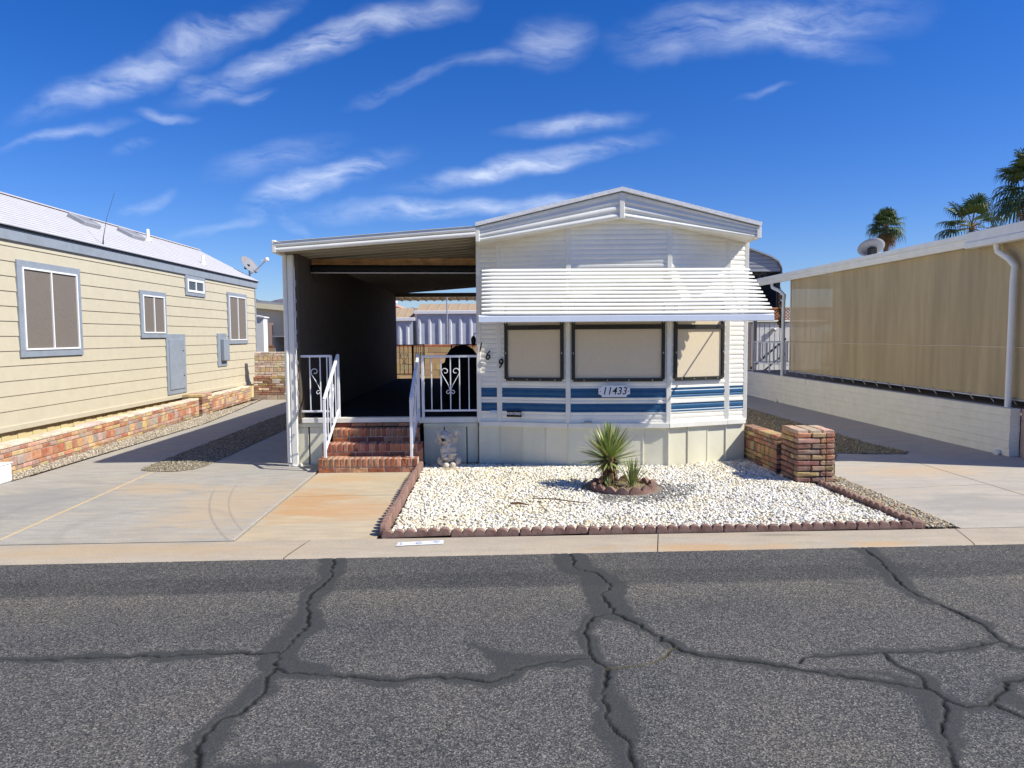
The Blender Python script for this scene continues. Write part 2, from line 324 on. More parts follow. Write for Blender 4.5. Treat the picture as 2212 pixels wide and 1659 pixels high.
CLOUDS = [(450,70,24,230,42,.60),(700,85,20,330,50,.85),(860,25,12,160,40,.6),(270,165,20,240,48,.65),(350,120,30,110,40,.45),(460,180,-10,80,34,.6),(545,200,5,45,16,.45),(360,238,-4,75,16,.5),(135,290,14,150,18,.45),(275,308,12,55,18,.35),
 (330,430,16,70,20,.5),(690,395,20,190,40,.9),(585,445,25,80,36,.6),(610,345,16,150,50,.35),(480,495,5,130,14,.3),(1130,352,12,290,32,1.),(960,456,2,320,32,.8),(1180,440,6,160,28,.55),(1240,265,8,150,28,.65),(1190,85,12,100,66,.45),
 (1070,125,10,120,30,.3),(1660,50,4,330,75,.62),(1720,85,-14,170,50,.5),(1480,85,12,140,40,.4),(890,175,18,150,20,.3),(1650,207,6,70,12,.22),(620,480,-30,60,20,.4)]
acc = None
for (px, py, an, L, Wd, st) in CLOUDS:
    d = ray(px, py); a, b = d.x/d.y, d.z/d.y
    mp = wn.new('ShaderNodeMapping'); mp.vector_type = 'TEXTURE'; mp.inputs['Location'].default_value = (a, b, 0)
    mp.inputs['Rotation'].default_value = (0,0,math.radians(an)); mp.inputs['Scale'].default_value = (L/F, Wd*.82/F, 1); wl.new(pv.outputs[0], mp.inputs[0])
    ln = wn.new('ShaderNodeVectorMath'); ln.operation = 'LENGTH'; wl.new(mp.outputs[0], ln.inputs[0])
    mr = wn.new('ShaderNodeMapRange'); mr.interpolation_type = 'SMOOTHSTEP'; mr.inputs[1].default_value = 1.25; mr.inputs[2].default_value = .0; mr.inputs[3].default_value = 0; mr.inputs[4].default_value = st
    wl.new(ln.outputs['Value'], mr.inputs[0]); acc = mr.outputs[0] if acc is None else wm('MAXIMUM', acc, mr.outputs[0])
mpn = wn.new('ShaderNodeMapping'); mpn.inputs['Rotation'].default_value = (0,0,math.radians(-24)); mpn.inputs['Scale'].default_value = (4,15,1); wl.new(pv.outputs[0], mpn.inputs[0])
cn = wn.new('ShaderNodeTexNoise'); cn.inputs['Scale'].default_value = 2.0; cn.inputs['Detail'].default_value = 12; cn.inputs['Roughness'].default_value = .64; cn.inputs['Distortion'].default_value = .25; wl.new(mpn.outputs[0], cn.inputs['Vector'])
cr_ = wn.new('ShaderNodeMapRange'); cr_.inputs[1].default_value = .34; cr_.inputs[2].default_value = .68; cr_.inputs[3].default_value = .04; cr_.inputs[4].default_value = 1.0; wl.new(cn.outputs['Fac'], cr_.inputs[0])
cmask = wm('MULTIPLY', acc, cr_.outputs[0]); cmask = wm('MULTIPLY', cmask, wm('GREATER_THAN', sp.outputs[1], .06)); cmask = wm('MULTIPLY', cmask, .88)
cm = wn.new('ShaderNodeMix'); cm.data_type = 'RGBA'; wl.new(cmask, cm.inputs['Factor']); wl.new(hs.outputs[0], cm.inputs['A']); cm.inputs['B'].default_value = (9.0, 9.8, 11.2, 1)
wl.new(cm.outputs['Result'], bg.inputs['Color'])
SC.view_settings.view_transform = 'Standard'; SC.view_settings.look = 'None'; SC.view_settings.exposure = 0.60; SC.view_settings.gamma = 1
SC.view_settings.use_curve_mapping = False
SC.cycles.max_bounces = 8; SC.cycles.transparent_max_bounces = 12
# ------------------------------------------------------------------ ground, road
TILT = .024
def ye(x): return 5.535+TILT*x
def yk(x): return 5.955+.018*x
g = MB(); g.add([(-3000,-3000,-.035),(3000,-3000,-.035),(3000,3000,-.035),(-3000,3000,-.035)], [(0,1,2,3)]); struct('ground', g, DIRT)
def crack_pts(lst, ox): return [onZ(ox+x/2, 1152+y/2, -.02) for x, y in lst]
CR = [ # (points, crack width, seal width, side offset)
 ([(1455,95),(1440,120),(1432,190),(1380,235),(1340,270),(1328,330),(1335,390),(1280,450),(1210,520),(1192,570)],0,.016,.10),
 ([(1190,580),(1150,640),(1140,690),(1050,770),(950,805),(880,870),(850,940),(855,1014)],0,.013,.055),
 ([(0,545),(150,550),(310,540),(500,535),(800,525),(1000,518),(1200,515)],0,.013,.055),
 ([(1192,580),(1250,605),(1450,615),(1700,637),(1850,622),(2000,625),(2110,643),(2212,610)],0,.012,.06),
 ([(220,70),(265,105),(275,150),(360,170),(430,230),(385,265),(420,310),(430,345)],1106,.013,.13),
 ([(430,345),(520,380),(600,430),(700,490),(800,525),(900,540),(1050,555),(1200,580),(1350,605),(1550,635),(1700,660),(1790,670)],1106,.015,.065),
 ([(430,345),(340,370),(315,420),(330,490),(350,540),(410,580)],1106,.012,.06),
 ([(410,580),(400,640),(385,690),(410,740),(410,800),(450,860),(510,920),(530,1014)],1106,.013,.075),
 ([(0,590),(130,560),(250,545),(350,540)],1106,.012,.075),
 ([(410,580),(500,577),(600,560),(660,530),(705,490)],1106,.010,.02),
 ([(1500,60),(1580,110),(1650,190),(1700,240),(1800,290),(1920,340),(2040,400),(2110,465),(2140,490),(2212,500)],1106,.014,.075),
 ([(1240,560),(1260,535),(1400,528),(1600,515),(1850,510),(2000,490),(2110,465)],1106,.010,.05),
 ([(1600,512),(1660,570),(1750,610),(1790,670),(1870,715),(1960,750),(2040,745),(2085,720),(2110,690),(2140,650),(2120,640),(2212,630)],1106,.012,.05),
 ([(1870,715),(1880,760),(1855,860),(1880,920),(1915,1014)],1106,.013,.06),
 ([(2085,740),(2150,770),(2212,800)],1106,.012,.04),
 ([(1880,690),(1960,740),(1930,830),(1880,900)],0,.004,.0)]
SEALS = [ # seal only polylines
 ([(1455,95),(1420,190),(1370,270),(1310,360),(1250,440),(1200,510)],0,.12),
 ([(1190,590),(1100,660),(1030,740),(960,850),(900,930),(860,1014)],0,.085),
 ([(1110,350),(1180,358),(1250,345),(1310,300)],0,.05),
 ([(1210,555),(1300,570),(1400,590)],0,.10),
 ([(950,1020),(1150,1005),(1330,1030)],0,.07),
 ([(2040,480),(2120,520),(2212,570)],0,.06),
 ([(0,540),(130,545),(300,530)],1106,.07),
 ([(210,75),(290,120),(340,170),(400,250),(400,330)],1106,.13),
 ([(1800,700),(1810,790),(1840,900),(1870,1014)],1106,.07),
 ([(1240,590),(1400,600),(1560,600),(1700,630)],1106,.07),
 ([(2120,690),(2170,720),(2212,740)],1106,.10),
 ([(1540,70),(1600,140),(1660,220)],1106,.12),
 ([(410,600),(430,750),(490,900),(520,1014)],1106,.10),
 ([(1290,190),(1400,215),(1620,225)],1106,.022),([(0,130),(100,128),(215,130)],1106,.02),([(1410,110),(1540,118)],1106,.025)]
def resample(pts, step=.06, jit=0.):
    out = [pts[0]]
    for a, b in zip(pts, pts[1:]):
        n = max(1, int((b-a).length/step))
        for i in range(1, n+1):
            p = a.lerp(b, i/n)
            if jit and i < n: p = p+Vector((random.gauss(0, jit), random.gauss(0, jit), 0))
            out.append(p)
    return out
nx, ny = 1150, 330; X0, X1, Y0 = -5.75, 5.75, 2.3
U, V = np.meshgrid(np.linspace(0,1,nx), np.linspace(0,1,ny)); GX = X0+(X1-X0)*U
edge = .008*np.sin(GX*23)+.006*np.sin(GX*61+1)+.004*np.sin(GX*140)
GY = Y0+(5.535+TILT*GX+edge-Y0)*V
def vnoise(x, y, s, seed):
    r = np.random.default_rng(seed); G = r.random((200,200)); fx, fy = x*s+50, y*s+50
    ix, iy = np.floor(fx).astype(int), np.floor(fy).astype(int); tx, ty = fx-ix, fy-iy; tx = tx*tx*(3-2*tx); ty = ty*ty*(3-2*ty)
    g = lambda a, b: G[a % 200, b % 200]
    return (g(ix,iy)*(1-tx)+g(ix+1,iy)*tx)*(1-ty)+(g(ix,iy+1)*(1-tx)+g(ix+1,iy+1)*tx)*ty
wob = (vnoise(GX,GY,5,1)-.5)*.07+(vnoise(GX,GY,14,2)-.5)*.03
def polydist(pts):
    d = np.full(GX.shape, 9.)
    xs = [p.x for p in pts]; ys = [p.y for p in pts]
    sel = (GX > min(xs)-.4)&(GX < max(xs)+.4)&(GY > min(ys)-.4)&(GY < max(ys)+.4); gx, gy = GX[sel], GY[sel]; dd = np.full(gx.shape, 9.)
    for a, b in zip(pts, pts[1:]):
        ex, ey = b.x-a.x, b.y-a.y; L = ex*ex+ey*ey+1e-9; t = np.clip(((gx-a.x)*ex+(gy-a.y)*ey)/L, 0, 1)
        dd = np.minimum(dd, np.hypot(gx-a.x-t*ex, gy-a.y-t*ey))
    d[sel] = dd; return d
seal = np.zeros(GX.shape); crack = np.zeros(GX.shape); weed = np.zeros(GX.shape)
for i, (pl, ox, cw, sw) in enumerate(CR):
    P = resample(crack_pts(pl, ox), .032, .0085); d = polydist(P)
    if sw: seal = np.maximum(seal, np.clip((sw+wob-d)/.02, 0, 1))
    w = cw*(.25+.75*vnoise(GX,GY,9,30+i)); crack = np.maximum(crack, np.clip((w-d)/.006+.35, 0, 1)*np.clip(.65+vnoise(GX,GY,5,60+i)*1.2, 0, 1))
    if i == 9: weed = np.clip((.017-d)/.02, 0, 1)
for pl, ox, sw in SEALS:
    seal = np.maximum(seal, np.clip((sw*.95+wob*1.1-polydist(resample(crack_pts(pl, ox), .15)))/.05, 0, 1))
GZ = -.02-.012*crack+.0015*seal
me = D.meshes.new('road'); vs = np.stack([GX,GY,GZ], -1).reshape(-1,3)
ii = np.arange(nx*ny).reshape(ny, nx); q = np.stack([ii[:-1,:-1],ii[:-1,1:],ii[1:,1:],ii[1:,:-1]], -1).reshape(-1,4)
nb = len(vs); extra = np.array([(-90,-12,-.02),(90,-12,-.02),(90,2.3,-.02),(-90,2.3,-.02),(-90,ye(-90),-.02),(X0,2.3,-.02),(X0,ye(X0),-.02),(X1,2.3,-.02),(90,ye(90),-.02),(X1,ye(X1),-.02)])
q2 = np.array([(0,1,2,3),(3,5,6,4),(7,2,8,9)])+nb
vs = np.concatenate([vs, extra]); q = np.concatenate([q, q2])
me.vertices.add(len(vs)); me.vertices.foreach_set('co', vs.ravel()); me.loops.add(len(q)*4); me.loops.foreach_set('vertex_index', q.ravel().astype(np.int32))
me.polygons.add(len(q)); me.polygons.foreach_set('loop_start', np.arange(0, len(q)*4, 4, dtype=np.int32)); me.update(calc_edges=True); me.validate()
for nm, arr in (('seal', seal), ('crack', crack), ('weed', weed)):
    a = me.attributes.new(nm, 'FLOAT', 'POINT'); a.data.foreach_set('value', np.concatenate([arr.ravel(), np.zeros(len(extra))]).astype(np.float32))
rm = D.materials.new('asphalt'); rm.use_nodes = True; n, l = NT(rm); b = n['Principled BSDF']; b.inputs['Roughness'].default_value = .85; b.inputs['Specular IOR Level'].default_value = .25
ge = n.new('ShaderNodeNewGeometry'); sx = n.new('ShaderNodeSeparateXYZ'); l.new(ge.outputs['Position'], sx.inputs[0])
def rmath(op, a, b_=None, c=None):
    k = n.new('ShaderNodeMath'); k.operation = op
    for i, v in enumerate((a, b_, c)):
        if v is None: continue
        if isinstance(v, (int, float)): k.inputs[i].default_value = v
        else: l.new(v, k.inputs[i])
    return k.outputs[0]
def rramp(f, stops):
    r = n.new('ShaderNodeValToRGB'); e = r.color_ramp.elements
    while len(e) < len(stops): e.new(.5)
    for k, (p, c) in enumerate(stops): e[k].position = p; e[k].color = rgba(c)
    l.new(f, r.inputs[0]); return r.outputs[0]
def rmix(f, A, B, bt='MIX'):
    m = n.new('ShaderNodeMix'); m.data_type = 'RGBA'; m.blend_type = bt
    for s, v in (('Factor', f), ('A', A), ('B', B)):
        if isinstance(v, (int, float)): m.inputs[s].default_value = v
        elif isinstance(v, tuple): m.inputs[s].default_value = rgba(v)
        else: l.new(v, m.inputs[s])
    return m.outputs['Result']
vo = n.new('ShaderNodeTexVoronoi'); vo.inputs['Scale'].default_value = 150; l.new(ge.outputs['Position'], vo.inputs['Vector'])
sv = n.new('ShaderNodeSeparateColor'); l.new(vo.outputs['Color'], sv.inputs[0])
agg = rramp(sv.outputs[0], [(0,(.035,.035,.037)),(.45,(.075,.073,.071)),(.75,(.135,.127,.115)),(.93,(.19,.175,.15)),(1,(.30,.275,.24))])
nl = n.new('ShaderNodeTexNoise'); nl.inputs['Scale'].default_value = 1.1; nl.inputs['Detail'].default_value = 7; nl.inputs['Roughness'].default_value = .6; l.new(ge.outputs['Position'], nl.inputs['Vector'])
agg = rmix(1., agg, rramp(nl.outputs['Fac'], [(.3,(.80,.82,.88)),(.5,(1,1,1)),(.7,(1.15,1.12,1.04))]), 'MULTIPLY')
yy = rmath('SUBTRACT', sx.outputs[1], rmath('MULTIPLY', sx.outputs[0], TILT))
nw = n.new('ShaderNodeTexNoise'); nw.inputs['Scale'].default_value = 3; nw.inputs['Detail'].default_value = 6; l.new(ge.outputs['Position'], nw.inputs['Vector'])
yy = rmath('ADD', yy, rmath('MULTIPLY', rmath('SUBTRACT', nw.outputs['Fac'], .5), .10))
bandf = rramp(rmath('DIVIDE', rmath('SUBTRACT', yy, 2.2), 3.4), [(0,(1,1,1)),(.45,(.98,.98,1)),(.58,(.92,.92,.95)),(.66,(1.0,.99,.96)),(.755,(1.18,1.15,1.08)),(.775,(.70,.71,.73)),(.85,(.68,.69,.71)),(.865,(.86,.86,.87)),(.97,(.90,.90,.90)),(1,(.66,.66,.66))])
agg = rmix(1., agg, bandf, 'MULTIPLY')
def rattr(a):
    k = n.new('ShaderNodeAttribute'); k.attribute_name = a; return k.outputs['Fac']
v2 = n.new('ShaderNodeTexNoise'); v2.inputs['Scale'].default_value = 220; v2.inputs['Detail'].default_value = 2; l.new(ge.outputs['Position'], v2.inputs['Vector'])
sealc = rramp(v2.outputs['Fac'], [(.35,(.028,.029,.030)),(.65,(.062,.062,.062))])
c = rmix(rmath('MULTIPLY', rattr('seal'), .86), agg, sealc); c = rmix(rattr('crack'), c, (.008,.008,.008))
c = rmix(rmath('MULTIPLY', rmath('MULTIPLY', rattr('weed'), .55), rmath('GREATER_THAN', v2.outputs['Fac'], .46)), c, (.20,.17,.075))
l.new(c, b.inputs['Base Color'])
bp = n.new('ShaderNodeBump'); bp.inputs['Strength'].default_value = .55; bp.inputs['Distance'].default_value = .004; l.new(rmath('MULTIPLY', vo.outputs['Distance'], rmath('SUBTRACT', 1.1, rattr('seal'))), bp.inputs['Height']); l.new(bp.outputs[0], b.inputs['Normal'])
me.materials.append(rm); ro = D.objects.new('road', me); COL.objects.link(ro); tag(ro, kind='structure')
# kerb: rolled concrete strip in poured lengths
k = MB(); xs = [-40, -7.6, -1.62, 1.31, 3.9, 9, 40]
for a, b_ in zip(xs, xs[1:]):
    a += .004; b_ -= .004; nseg = max(2, int((b_-a)/.5)); prof = [(0,-.022),(.03,-.012),(.2,-.006),(.6,.002),(.97,.006),(1.,.004)]
    vs = []
    for i in range(nseg+1):
        x = lerp(a, b_, i/nseg); skew = 0
        for t, z in prof: vs.append((x+.10*(t-.5), lerp(ye(x)-.012, yk(x), t), z))
    m_ = len(prof); k.add(vs, [(i*m_+j, (i+1)*m_+j, (i+1)*m_+j+1, i*m_+j+1) for i in range(nseg) for j in range(m_-1)], 0, None, True)
struct('kerb', k, KERB)
g = MB(); g.add([(-40,ye(-40),-.028),(40,ye(40),-.028),(40,yk(40)+.03,-.028),(-40,yk(-40)+.03,-.028)], [(0,1,2,3)]); struct('kerb_joint_bed', g, GAP)
# painted 169 on kerb
p0, p1 = onZ(855,1176,.004), onZ(957,1171,.004)
kp = MB(); hh = .052
dx = (p1-p0); nrm = Vector((-dx.y, dx.x, 0)).normalized()
def kz(p): return Vector((p.x, p.y, .006))
kp.add([kz(p0-nrm*hh), kz(p1-nrm*hh), kz(p1+nrm*hh+Vector((.01,0,0))), kz(p0+nrm*hh+Vector((.02,0,0)))], [(0,1,2,3)])
kpo = struct('painted_kerb_patch', kp, KPAINT)
t = textmesh('1 6 9', .085, KDIG, 'painted_number', kpo, (p0+p1)/2+Vector((0,0,.0075)), (0,0,math.atan2(dx.y,dx.x)), depth=.0, spacing=1.35, sx=1.5)
# slabs
def slab(name, poly, mat, z=.0, hole=None):
    s = MB(); s.prism([(x,y,0) for x, y in poly], (0,0,-.03), (0,0,z)); return struct(name, s, mat)
slab('driveway', [(-5.76,yk(-5.76)+.02),(-2.225,yk(-2.2)+.02),(-2.285,8.95),(-2.285,9.62),(-2.7,9.62),(-2.7,25),(-6.43,25),(-6.43,19.9),(-6.0,16.5),(-5.76,14.2)], DRIVE, .004)
slab('street_apron', [(-40,yk(-40)+.02),(-5.79,yk(-5.79)+.02),(-5.79,8.9),(-40,8.9)], DRIVE, -.002)
slab('front_walk', [(-2.195,yk(-2.2)+.015),(-1.03,yk(-1.03)+.015),(-1.03,9.0),(-2.25,9.0)], WALK, .0)
s = MB(); s.add([(-1.9,9,-.026),(-2.4,9,-.026),(-2.4,5.9,-.026),(-1.9,5.9,-.026)], [(0,1,2,3)]); struct('walk_joint_bed', s, GAP)
s = MB()
s.bar((-2.228,yk(-2.2)+.03,.003), (-2.288,8.92,.003), .028, .012); struct('walk_joint_lip', s, RDRIVE)
s = MB(); s.bar((-1.05,7.62,-.004),(-2.2,7.60,-.004), .006, .010); struct('walk_score_line', s, GAP)
s = MB(); a, b_ = onZ(5,1167), onZ(330,1020); s.bar((a.x-.02,a.y,.0035), (b_.x,b_.y,.0035), .022, .006, ch=.001); struct('driveway_joint_line', s, YLINE)
slab('side_driveway', [(4.03,8.4),(4.02,yk(4)+.02),(5.475,yk(5.4)+.02),(5.475,9.9),(4.78,9.98)], RDRIVE, .002)
slab('side_driveway_far', [(5.49,yk(5.4)+.02),(14,yk(14)+.02),(14,9.4),(7.2,9.4),(7.2,26),(5.72,26),(5.72,9.9),(5.49,9.9)], RDRIVE, .002)
s = MB(); s.add([(5.3,5.9,-.012),(5.7,5.9,-.012),(5.7,10,-.012),(5.3,10,-.012)], [(0,1,2,3)]); struct('side_joint_bed', s, GAP)
s = MB(); s.bar((4.05,7.62,.0035),(5.47,7.80,.0035), .012, .004, ch=.001); struct('side_driveway_scratch', s, KERB)
# ------------------------------------------------------------------ pebbles
ICO = None
def ico():
    bm = bmesh.new(); bmesh.ops.create_icosphere(bm, subdivisions=1, radius=1); v = np.array([x.co[:] for x in bm.verts]); bm.verts.index_update()
    f = np.array([[y.index for y in x.verts] for x in bm.faces]); bm.free(); return v, f
IV, IF = ico()
def stones(name, label, cat, pts, sizes, cols, z=0., flat=.62, base=None, lift=.25):
    N = len(pts); sc = sizes[:, None]*RNG.uniform(.65, 1.3, (N,3)); sc[:, 2] *= flat
    V = IV[None]*(1+RNG.normal(0, .13, (N, 12, 1)))*sc[:, None, :]
    a = RNG.uniform(0, 2*np.pi, N); tl = RNG.normal(0, .35, N); ca, sa, ct, st = np.cos(a), np.sin(a), np.cos(tl), np.sin(tl); Z = np.zeros(N); O = np.ones(N)
    Rz = np.stack([np.stack([ca,-sa,Z],-1),np.stack([sa,ca,Z],-1),np.stack([Z,Z,O],-1)],1); Rx = np.stack([np.stack([O,Z,Z],-1),np.stack([Z,ct,-st],-1),np.stack([Z,st,ct],-1)],1)
    V = np.einsum('nij,nkj->nki', Rz@Rx, V)
    P = np.zeros((N,3)); P[:, :2] = pts; P[:, 2] = z+sizes*lift*RNG.uniform(.2, 2.2, N)
    V = (V+P[:, None, :]).reshape(-1,3); Fc = (IF[None]+12*np.arange(N)[:, None, None]).reshape(-1,3)
    me = D.meshes.new(name); me.vertices.add(len(V)); me.vertices.foreach_set('co', V.ravel()); me.loops.add(Fc.size); me.loops.foreach_set('vertex_index', Fc.ravel().astype(np.int32))
    me.polygons.add(len(Fc)); me.polygons.foreach_set('loop_start', np.arange(0, Fc.size, 3, dtype=np.int32)); me.update(calc_edges=True)
    at = me.color_attributes.new('col', 'FLOAT_COLOR', 'POINT'); cc = np.ones((N,12,4)); cc[..., :3] = cols[:, None, :]; at.data.foreach_set('color', cc.ravel())
    me.materials.append(STONE); o = D.objects.new(name, me); COL.objects.link(o); return tag(o, label, cat, kind='stuff')
def scatter(poly, n):
    P = np.array(poly); lo, hi = P.min(0), P.max(0); out = np.zeros((0,2))
    while len(out) < n:
        q = RNG.uniform(lo, hi, (n*2, 2)); ins = np.zeros(len(q), bool); j = len(P)-1
        for i in range(len(P)):
            c = ((P[i,1] > q[:,1]) != (P[j,1] > q[:,1])) & (q[:,0] < (P[j,0]-P[i,0])*(q[:,1]-P[i,1])/(P[j,1]-P[i,1]+1e-12)+P[i,0]); ins ^= c; j = i
        out = np.concatenate([out, q[ins]])
    return out[:n]
def pal(cols, n, var=.12):
    c = np.array(cols)[RNG.integers(0, len(cols), n)]; return np.clip(c*RNG.normal(1, var, (n,1)), .01, .95)
bedpoly = [(-.93,yk(-.9)+.10),(3.62,yk(3.6)+.10),(3.55,7.9),(3.36,8.0),(3.36,9.66),(2.2,9.1),(.9,9.16),(-.95,9.5)]
s = MB(); s.add([(x,y,.006) for x, y in bedpoly], [tuple(range(len(bedpoly)))]); struct('gravel_bed_floor', s, SOILW)
RC = np.array((1.385, 7.80))
pts = scatter(bedpoly, 36000); dr = np.hypot((pts[:,0]-RC[0])/1.1, pts[:,1]-RC[1]); pts = pts[dr > .40]; dr = dr[dr > .40]
col = pal([(.82,.79,.70),(.85,.82,.74),(.78,.73,.61),(.84,.81,.77),(.70,.61,.44),(.82,.77,.65),(.60,.56,.50),(.80,.74,.60)], len(pts), .09)
pn_ = vnoise(pts[:,0]+20, pts[:,1]+20, 2.2, 77)*.6+vnoise(pts[:,0]+20, pts[:,1]+20, 6, 78)*.4; dusty = (pn_ > .56) & (RNG.random(len(pts)) < .5); col[dusty] *= np.array((.96,.91,.79))
left = (pts[:,0] < .9) & (RNG.random(len(pts)) < .35); col[left] *= np.array((1,.96,.84))
gr = (dr < .42+.36*(pts[:,1] < RC[1]+.15)*(pts[:,0] > RC[0]-.35)*RNG.uniform(.5,1.15,len(pts))) & (RNG.random(len(pts)) < .9); col[gr] = pal([(.30,.29,.26),(.40,.38,.33),(.24,.22,.20)], gr.sum(), .2)
sz = RNG.uniform(.0075, .0185, len(pts)); sz[gr] *= .75
stones('white_gravel', 'white marble pebbles filling the front yard bed around the yucca', 'gravel', pts, sz, col, .006)
def brownbed(name, label, poly, n, cols, smin=.008, smax=.018, z=.012, floor=SOILB):
    f = MB(); f.add([(x,y,z-.003) for x, y in poly], [tuple(range(len(poly)))]); struct(name+'_floor', f, floor)
    p = scatter(poly, n); return stones(name, label, 'gravel', p, RNG.uniform(smin, smax, n), pal(cols, n, .18), z-.003)
BR = [(.34,.29,.21),(.42,.36,.27),(.27,.23,.17),(.5,.45,.36),(.36,.27,.17)]
tip = [(-4.62,9.30),(-4.55,9.16),(-4.35,9.08),(-4.1,9.07),(-3.92,9.2),(-3.86,9.42)]
brownbed('shaded_gravel_strip', 'brown gravel strip with a rounded end between two driveway slabs', tip+[(-3.9,14),(-3.9,19.4),(-4.72,19.4),(-4.72,14)], 17000, [(.24,.205,.14),(.30,.255,.175),(.18,.15,.105),(.40,.35,.27)], .006, .0135)
brownbed('wall_foot_gravel', 'narrow pale gravel strip along the foot of the low brick wall', [(-6.1,8.6),(-5.80,8.6),(-5.78,14.2),(-6.02,16.5),(-6.42,19.5),(-6.46,19.5),(-6.42,16.3)], 11000, [(.46,.40,.30),(.37,.31,.23),(.56,.50,.41),(.29,.245,.185)], .006, .0145)
brownbed('edging_side_gravel', 'brown pebble strip between scalloped edging and side driveway', [(3.74,yk(3.7)+.03),(4.0,yk(4)+.03),(4.0,8.38),(4.25,8.9),(3.88,8.9),(3.88,7.95),(3.66,7.9)], 3600, BR+[(.45,.33,.16)], .009, .018)
brownbed('side_yard_gravel', 'shaded brown gravel and dead grass beside the brick wall', [(3.56,8.6),(4.25,8.9),(4.8,9.96),(5.3,9.84),(5.70,9.83),(5.86,10.0),(5.72,10.4),(5.72,21),(3.4,21),(3.4,9.8),(3.56,9.6)], 9000, [(.30,.24,.13),(.36,.29,.16),(.23,.19,.12),(.42,.36,.24)], .010, .02)
gb = MB()
for p in np.concatenate([scatter([(4.8,9.92),(5.75,9.85),(5.8,10.3),(4.9,11)], 420), scatter([(3.9,10),(5.6,10.5),(5.6,16),(3.9,16)], 900)]):
    h = random.uniform(.02,.07); a = random.uniform(0,6.28); d = Vector((math.cos(a),math.sin(a),0)); w = Vector((-d.y,d.x,0))*.003
    b0 = Vector((p[0],p[1],.01)); gb.add([b0-w,b0+w,b0+d*h*.5+Vector((0,0,h))], [(0,1,2)])
tag(gb.build('dry_grass', STRAW), 'dry straw coloured grass growing in the shaded gravel strip', 'grass', kind='stuff')
# ------------------------------------------------------------------ scalloped edging
def scallop_block(n=6, p=.1, h=.052, r=.05, th=.055):
    prof = []
    for i in range(n):
        c = (i+.5)*p
        for j in range(9):
            a = math.pi-math.pi*j/8; prof.append((c+r*.97*math.cos(a), h-.025+.037*math.sin(a)))
    L = n*p; poly = [(.002,0)]+[(x, z) for x, z in prof]+[(L-.002,0)]
    m = MB(); N = len(poly); e = .006
    rings = []
    for y, ins in ((-th/2,e),(-th/2+e,0),(th/2-e,0),(th/2,e)):
        for x, z in poly: rings.append((x+(ins if x < .01 else -ins if x > L-.01 else 0), y, max(0, z-ins)))
    fs = [(k_*N+i, (k_+1)*N+i, (k_+1)*N+(i+1)%N, k_*N+(i+1)%N) for k_ in range(3) for i in range(N)]
    m.add(rings, fs); m.add(rings[:N], [tuple(range(N))]); m.add(rings[3*N:], [tuple(range(N))[::-1]]); return m
ORD = ['first','second','third','fourth','fifth','sixth','seventh','eighth','ninth']
proto = scallop_block().build('edging_block', SCALLOP, base=(0,0,0), fixn=True); first = [True]
def block(x, y, rz, label, group, sx=1., sz=1.):
    o = proto if first[0] else dup(proto); first[0] = False
    o.location = (x, y, 0); o.rotation_euler = (random.gauss(0,.012), random.gauss(0,.012), rz+random.gauss(0,.008)); o.scale = (sx,1,sz); return tag(o, label, 'garden edging', group)
L0 = .60
for i in range(8):
    x = -.99+i*.585
    block(x, yk(x)+.055, .018, 'reddish scalloped concrete edging block along the kerb, %s' % (['leftmost of the row']+['%s from the left' % w for w in ORD[1:7]]+['rightmost of the row'])[i], 'scalloped edging blocks along the kerb', .97)
for i in range(5):
    y = yk(-1)+.08+i*.625
    block(-.985, y, math.pi/2, 'reddish scalloped edging block beside the front walk, %s' % ['nearest to the kerb','second from the kerb','middle one of the five','second from the brick steps','closest to the brick steps'][i], 'scalloped edging blocks beside the walk', 1.03, 1.7)
for i in range(3):
    y = 7.86-i*.605
    block(3.60+i*.03, y, -math.pi/2+.05, 'dark reddish scalloped edging block on the driveway side of the gravel, %s' % ['nearest the brick pillar','middle of the three','nearest the kerb'][i], 'scalloped edging blocks beside the side driveway', 1., 1.)
# ring of curved blocks
def ring_block(a0, a1, n=4, R=.33, th=.05, h=.085):
    m = MB(); cols_ = []; steps = n*8
    for j in range(steps+1):
        a = lerp(a0, a1, j/steps); ph = (j % 8)/8; z = h-.045+.05*math.sin(math.pi*ph) if j < steps else h-.045
        c, s_ = math.cos(a)*1.03, math.sin(a)
        for r, zz in ((R-th/2,0),(R-th/2,z-.004),(R,z),(R+th/2,z-.004),(R+th/2,0)): cols_.append((RC[0]+c*r, RC[1]+s_*r, zz))
    m.add(cols_, [(j*5+k_, j*5+k_+1, (j+1)*5+k_+1, (j+1)*5+k_) for j in range(steps) for k_ in range(4)])
    m.add(cols_[:5], [(0,1,2,3,4)]); m.add(cols_[-5:], [(4,3,2,1,0)]); return m
for i, w in enumerate(['at the back right','at the back left','at the front left','at the front right']):
    a0 = i*math.pi/2+.01; mb = ring_block(a0, a0+math.pi/2-.02); am = a0+.78
    tag(mb.build('curved_edging_block', SCALLOP, base=(RC[0]+.33*math.cos(am), RC[1]+.33*math.sin(am), 0), fixn=True), 'curved scalloped edging block in the ring round the yucca, %s' % w, 'garden edging', 'curved edging blocks round the yucca')
s = MB(); s.add([(RC[0]+.32*1.03*math.cos(t*.2618), RC[1]+.32*math.sin(t*.2618), .02) for t in range(24)], [tuple(range(24))]); struct('planter_soil', s, SOILB)
lit = MB()
for i in range(420):
    a, r = random.uniform(0,6.28), .29*math.sqrt(random.random()); p = Vector((RC[0]+r*math.cos(a), RC[1]+r*math.sin(a), .02+random.uniform(0,.035))); d = Vector((random.gauss(0,1),random.gauss(0,1),random.gauss(.1,.5))).normalized()*random.uniform(.015,.05); w = d.cross(Vector((0,0,1))).normalized()*.004
    lit.add([p-w,p+w,p+d], [(0,1,2)])
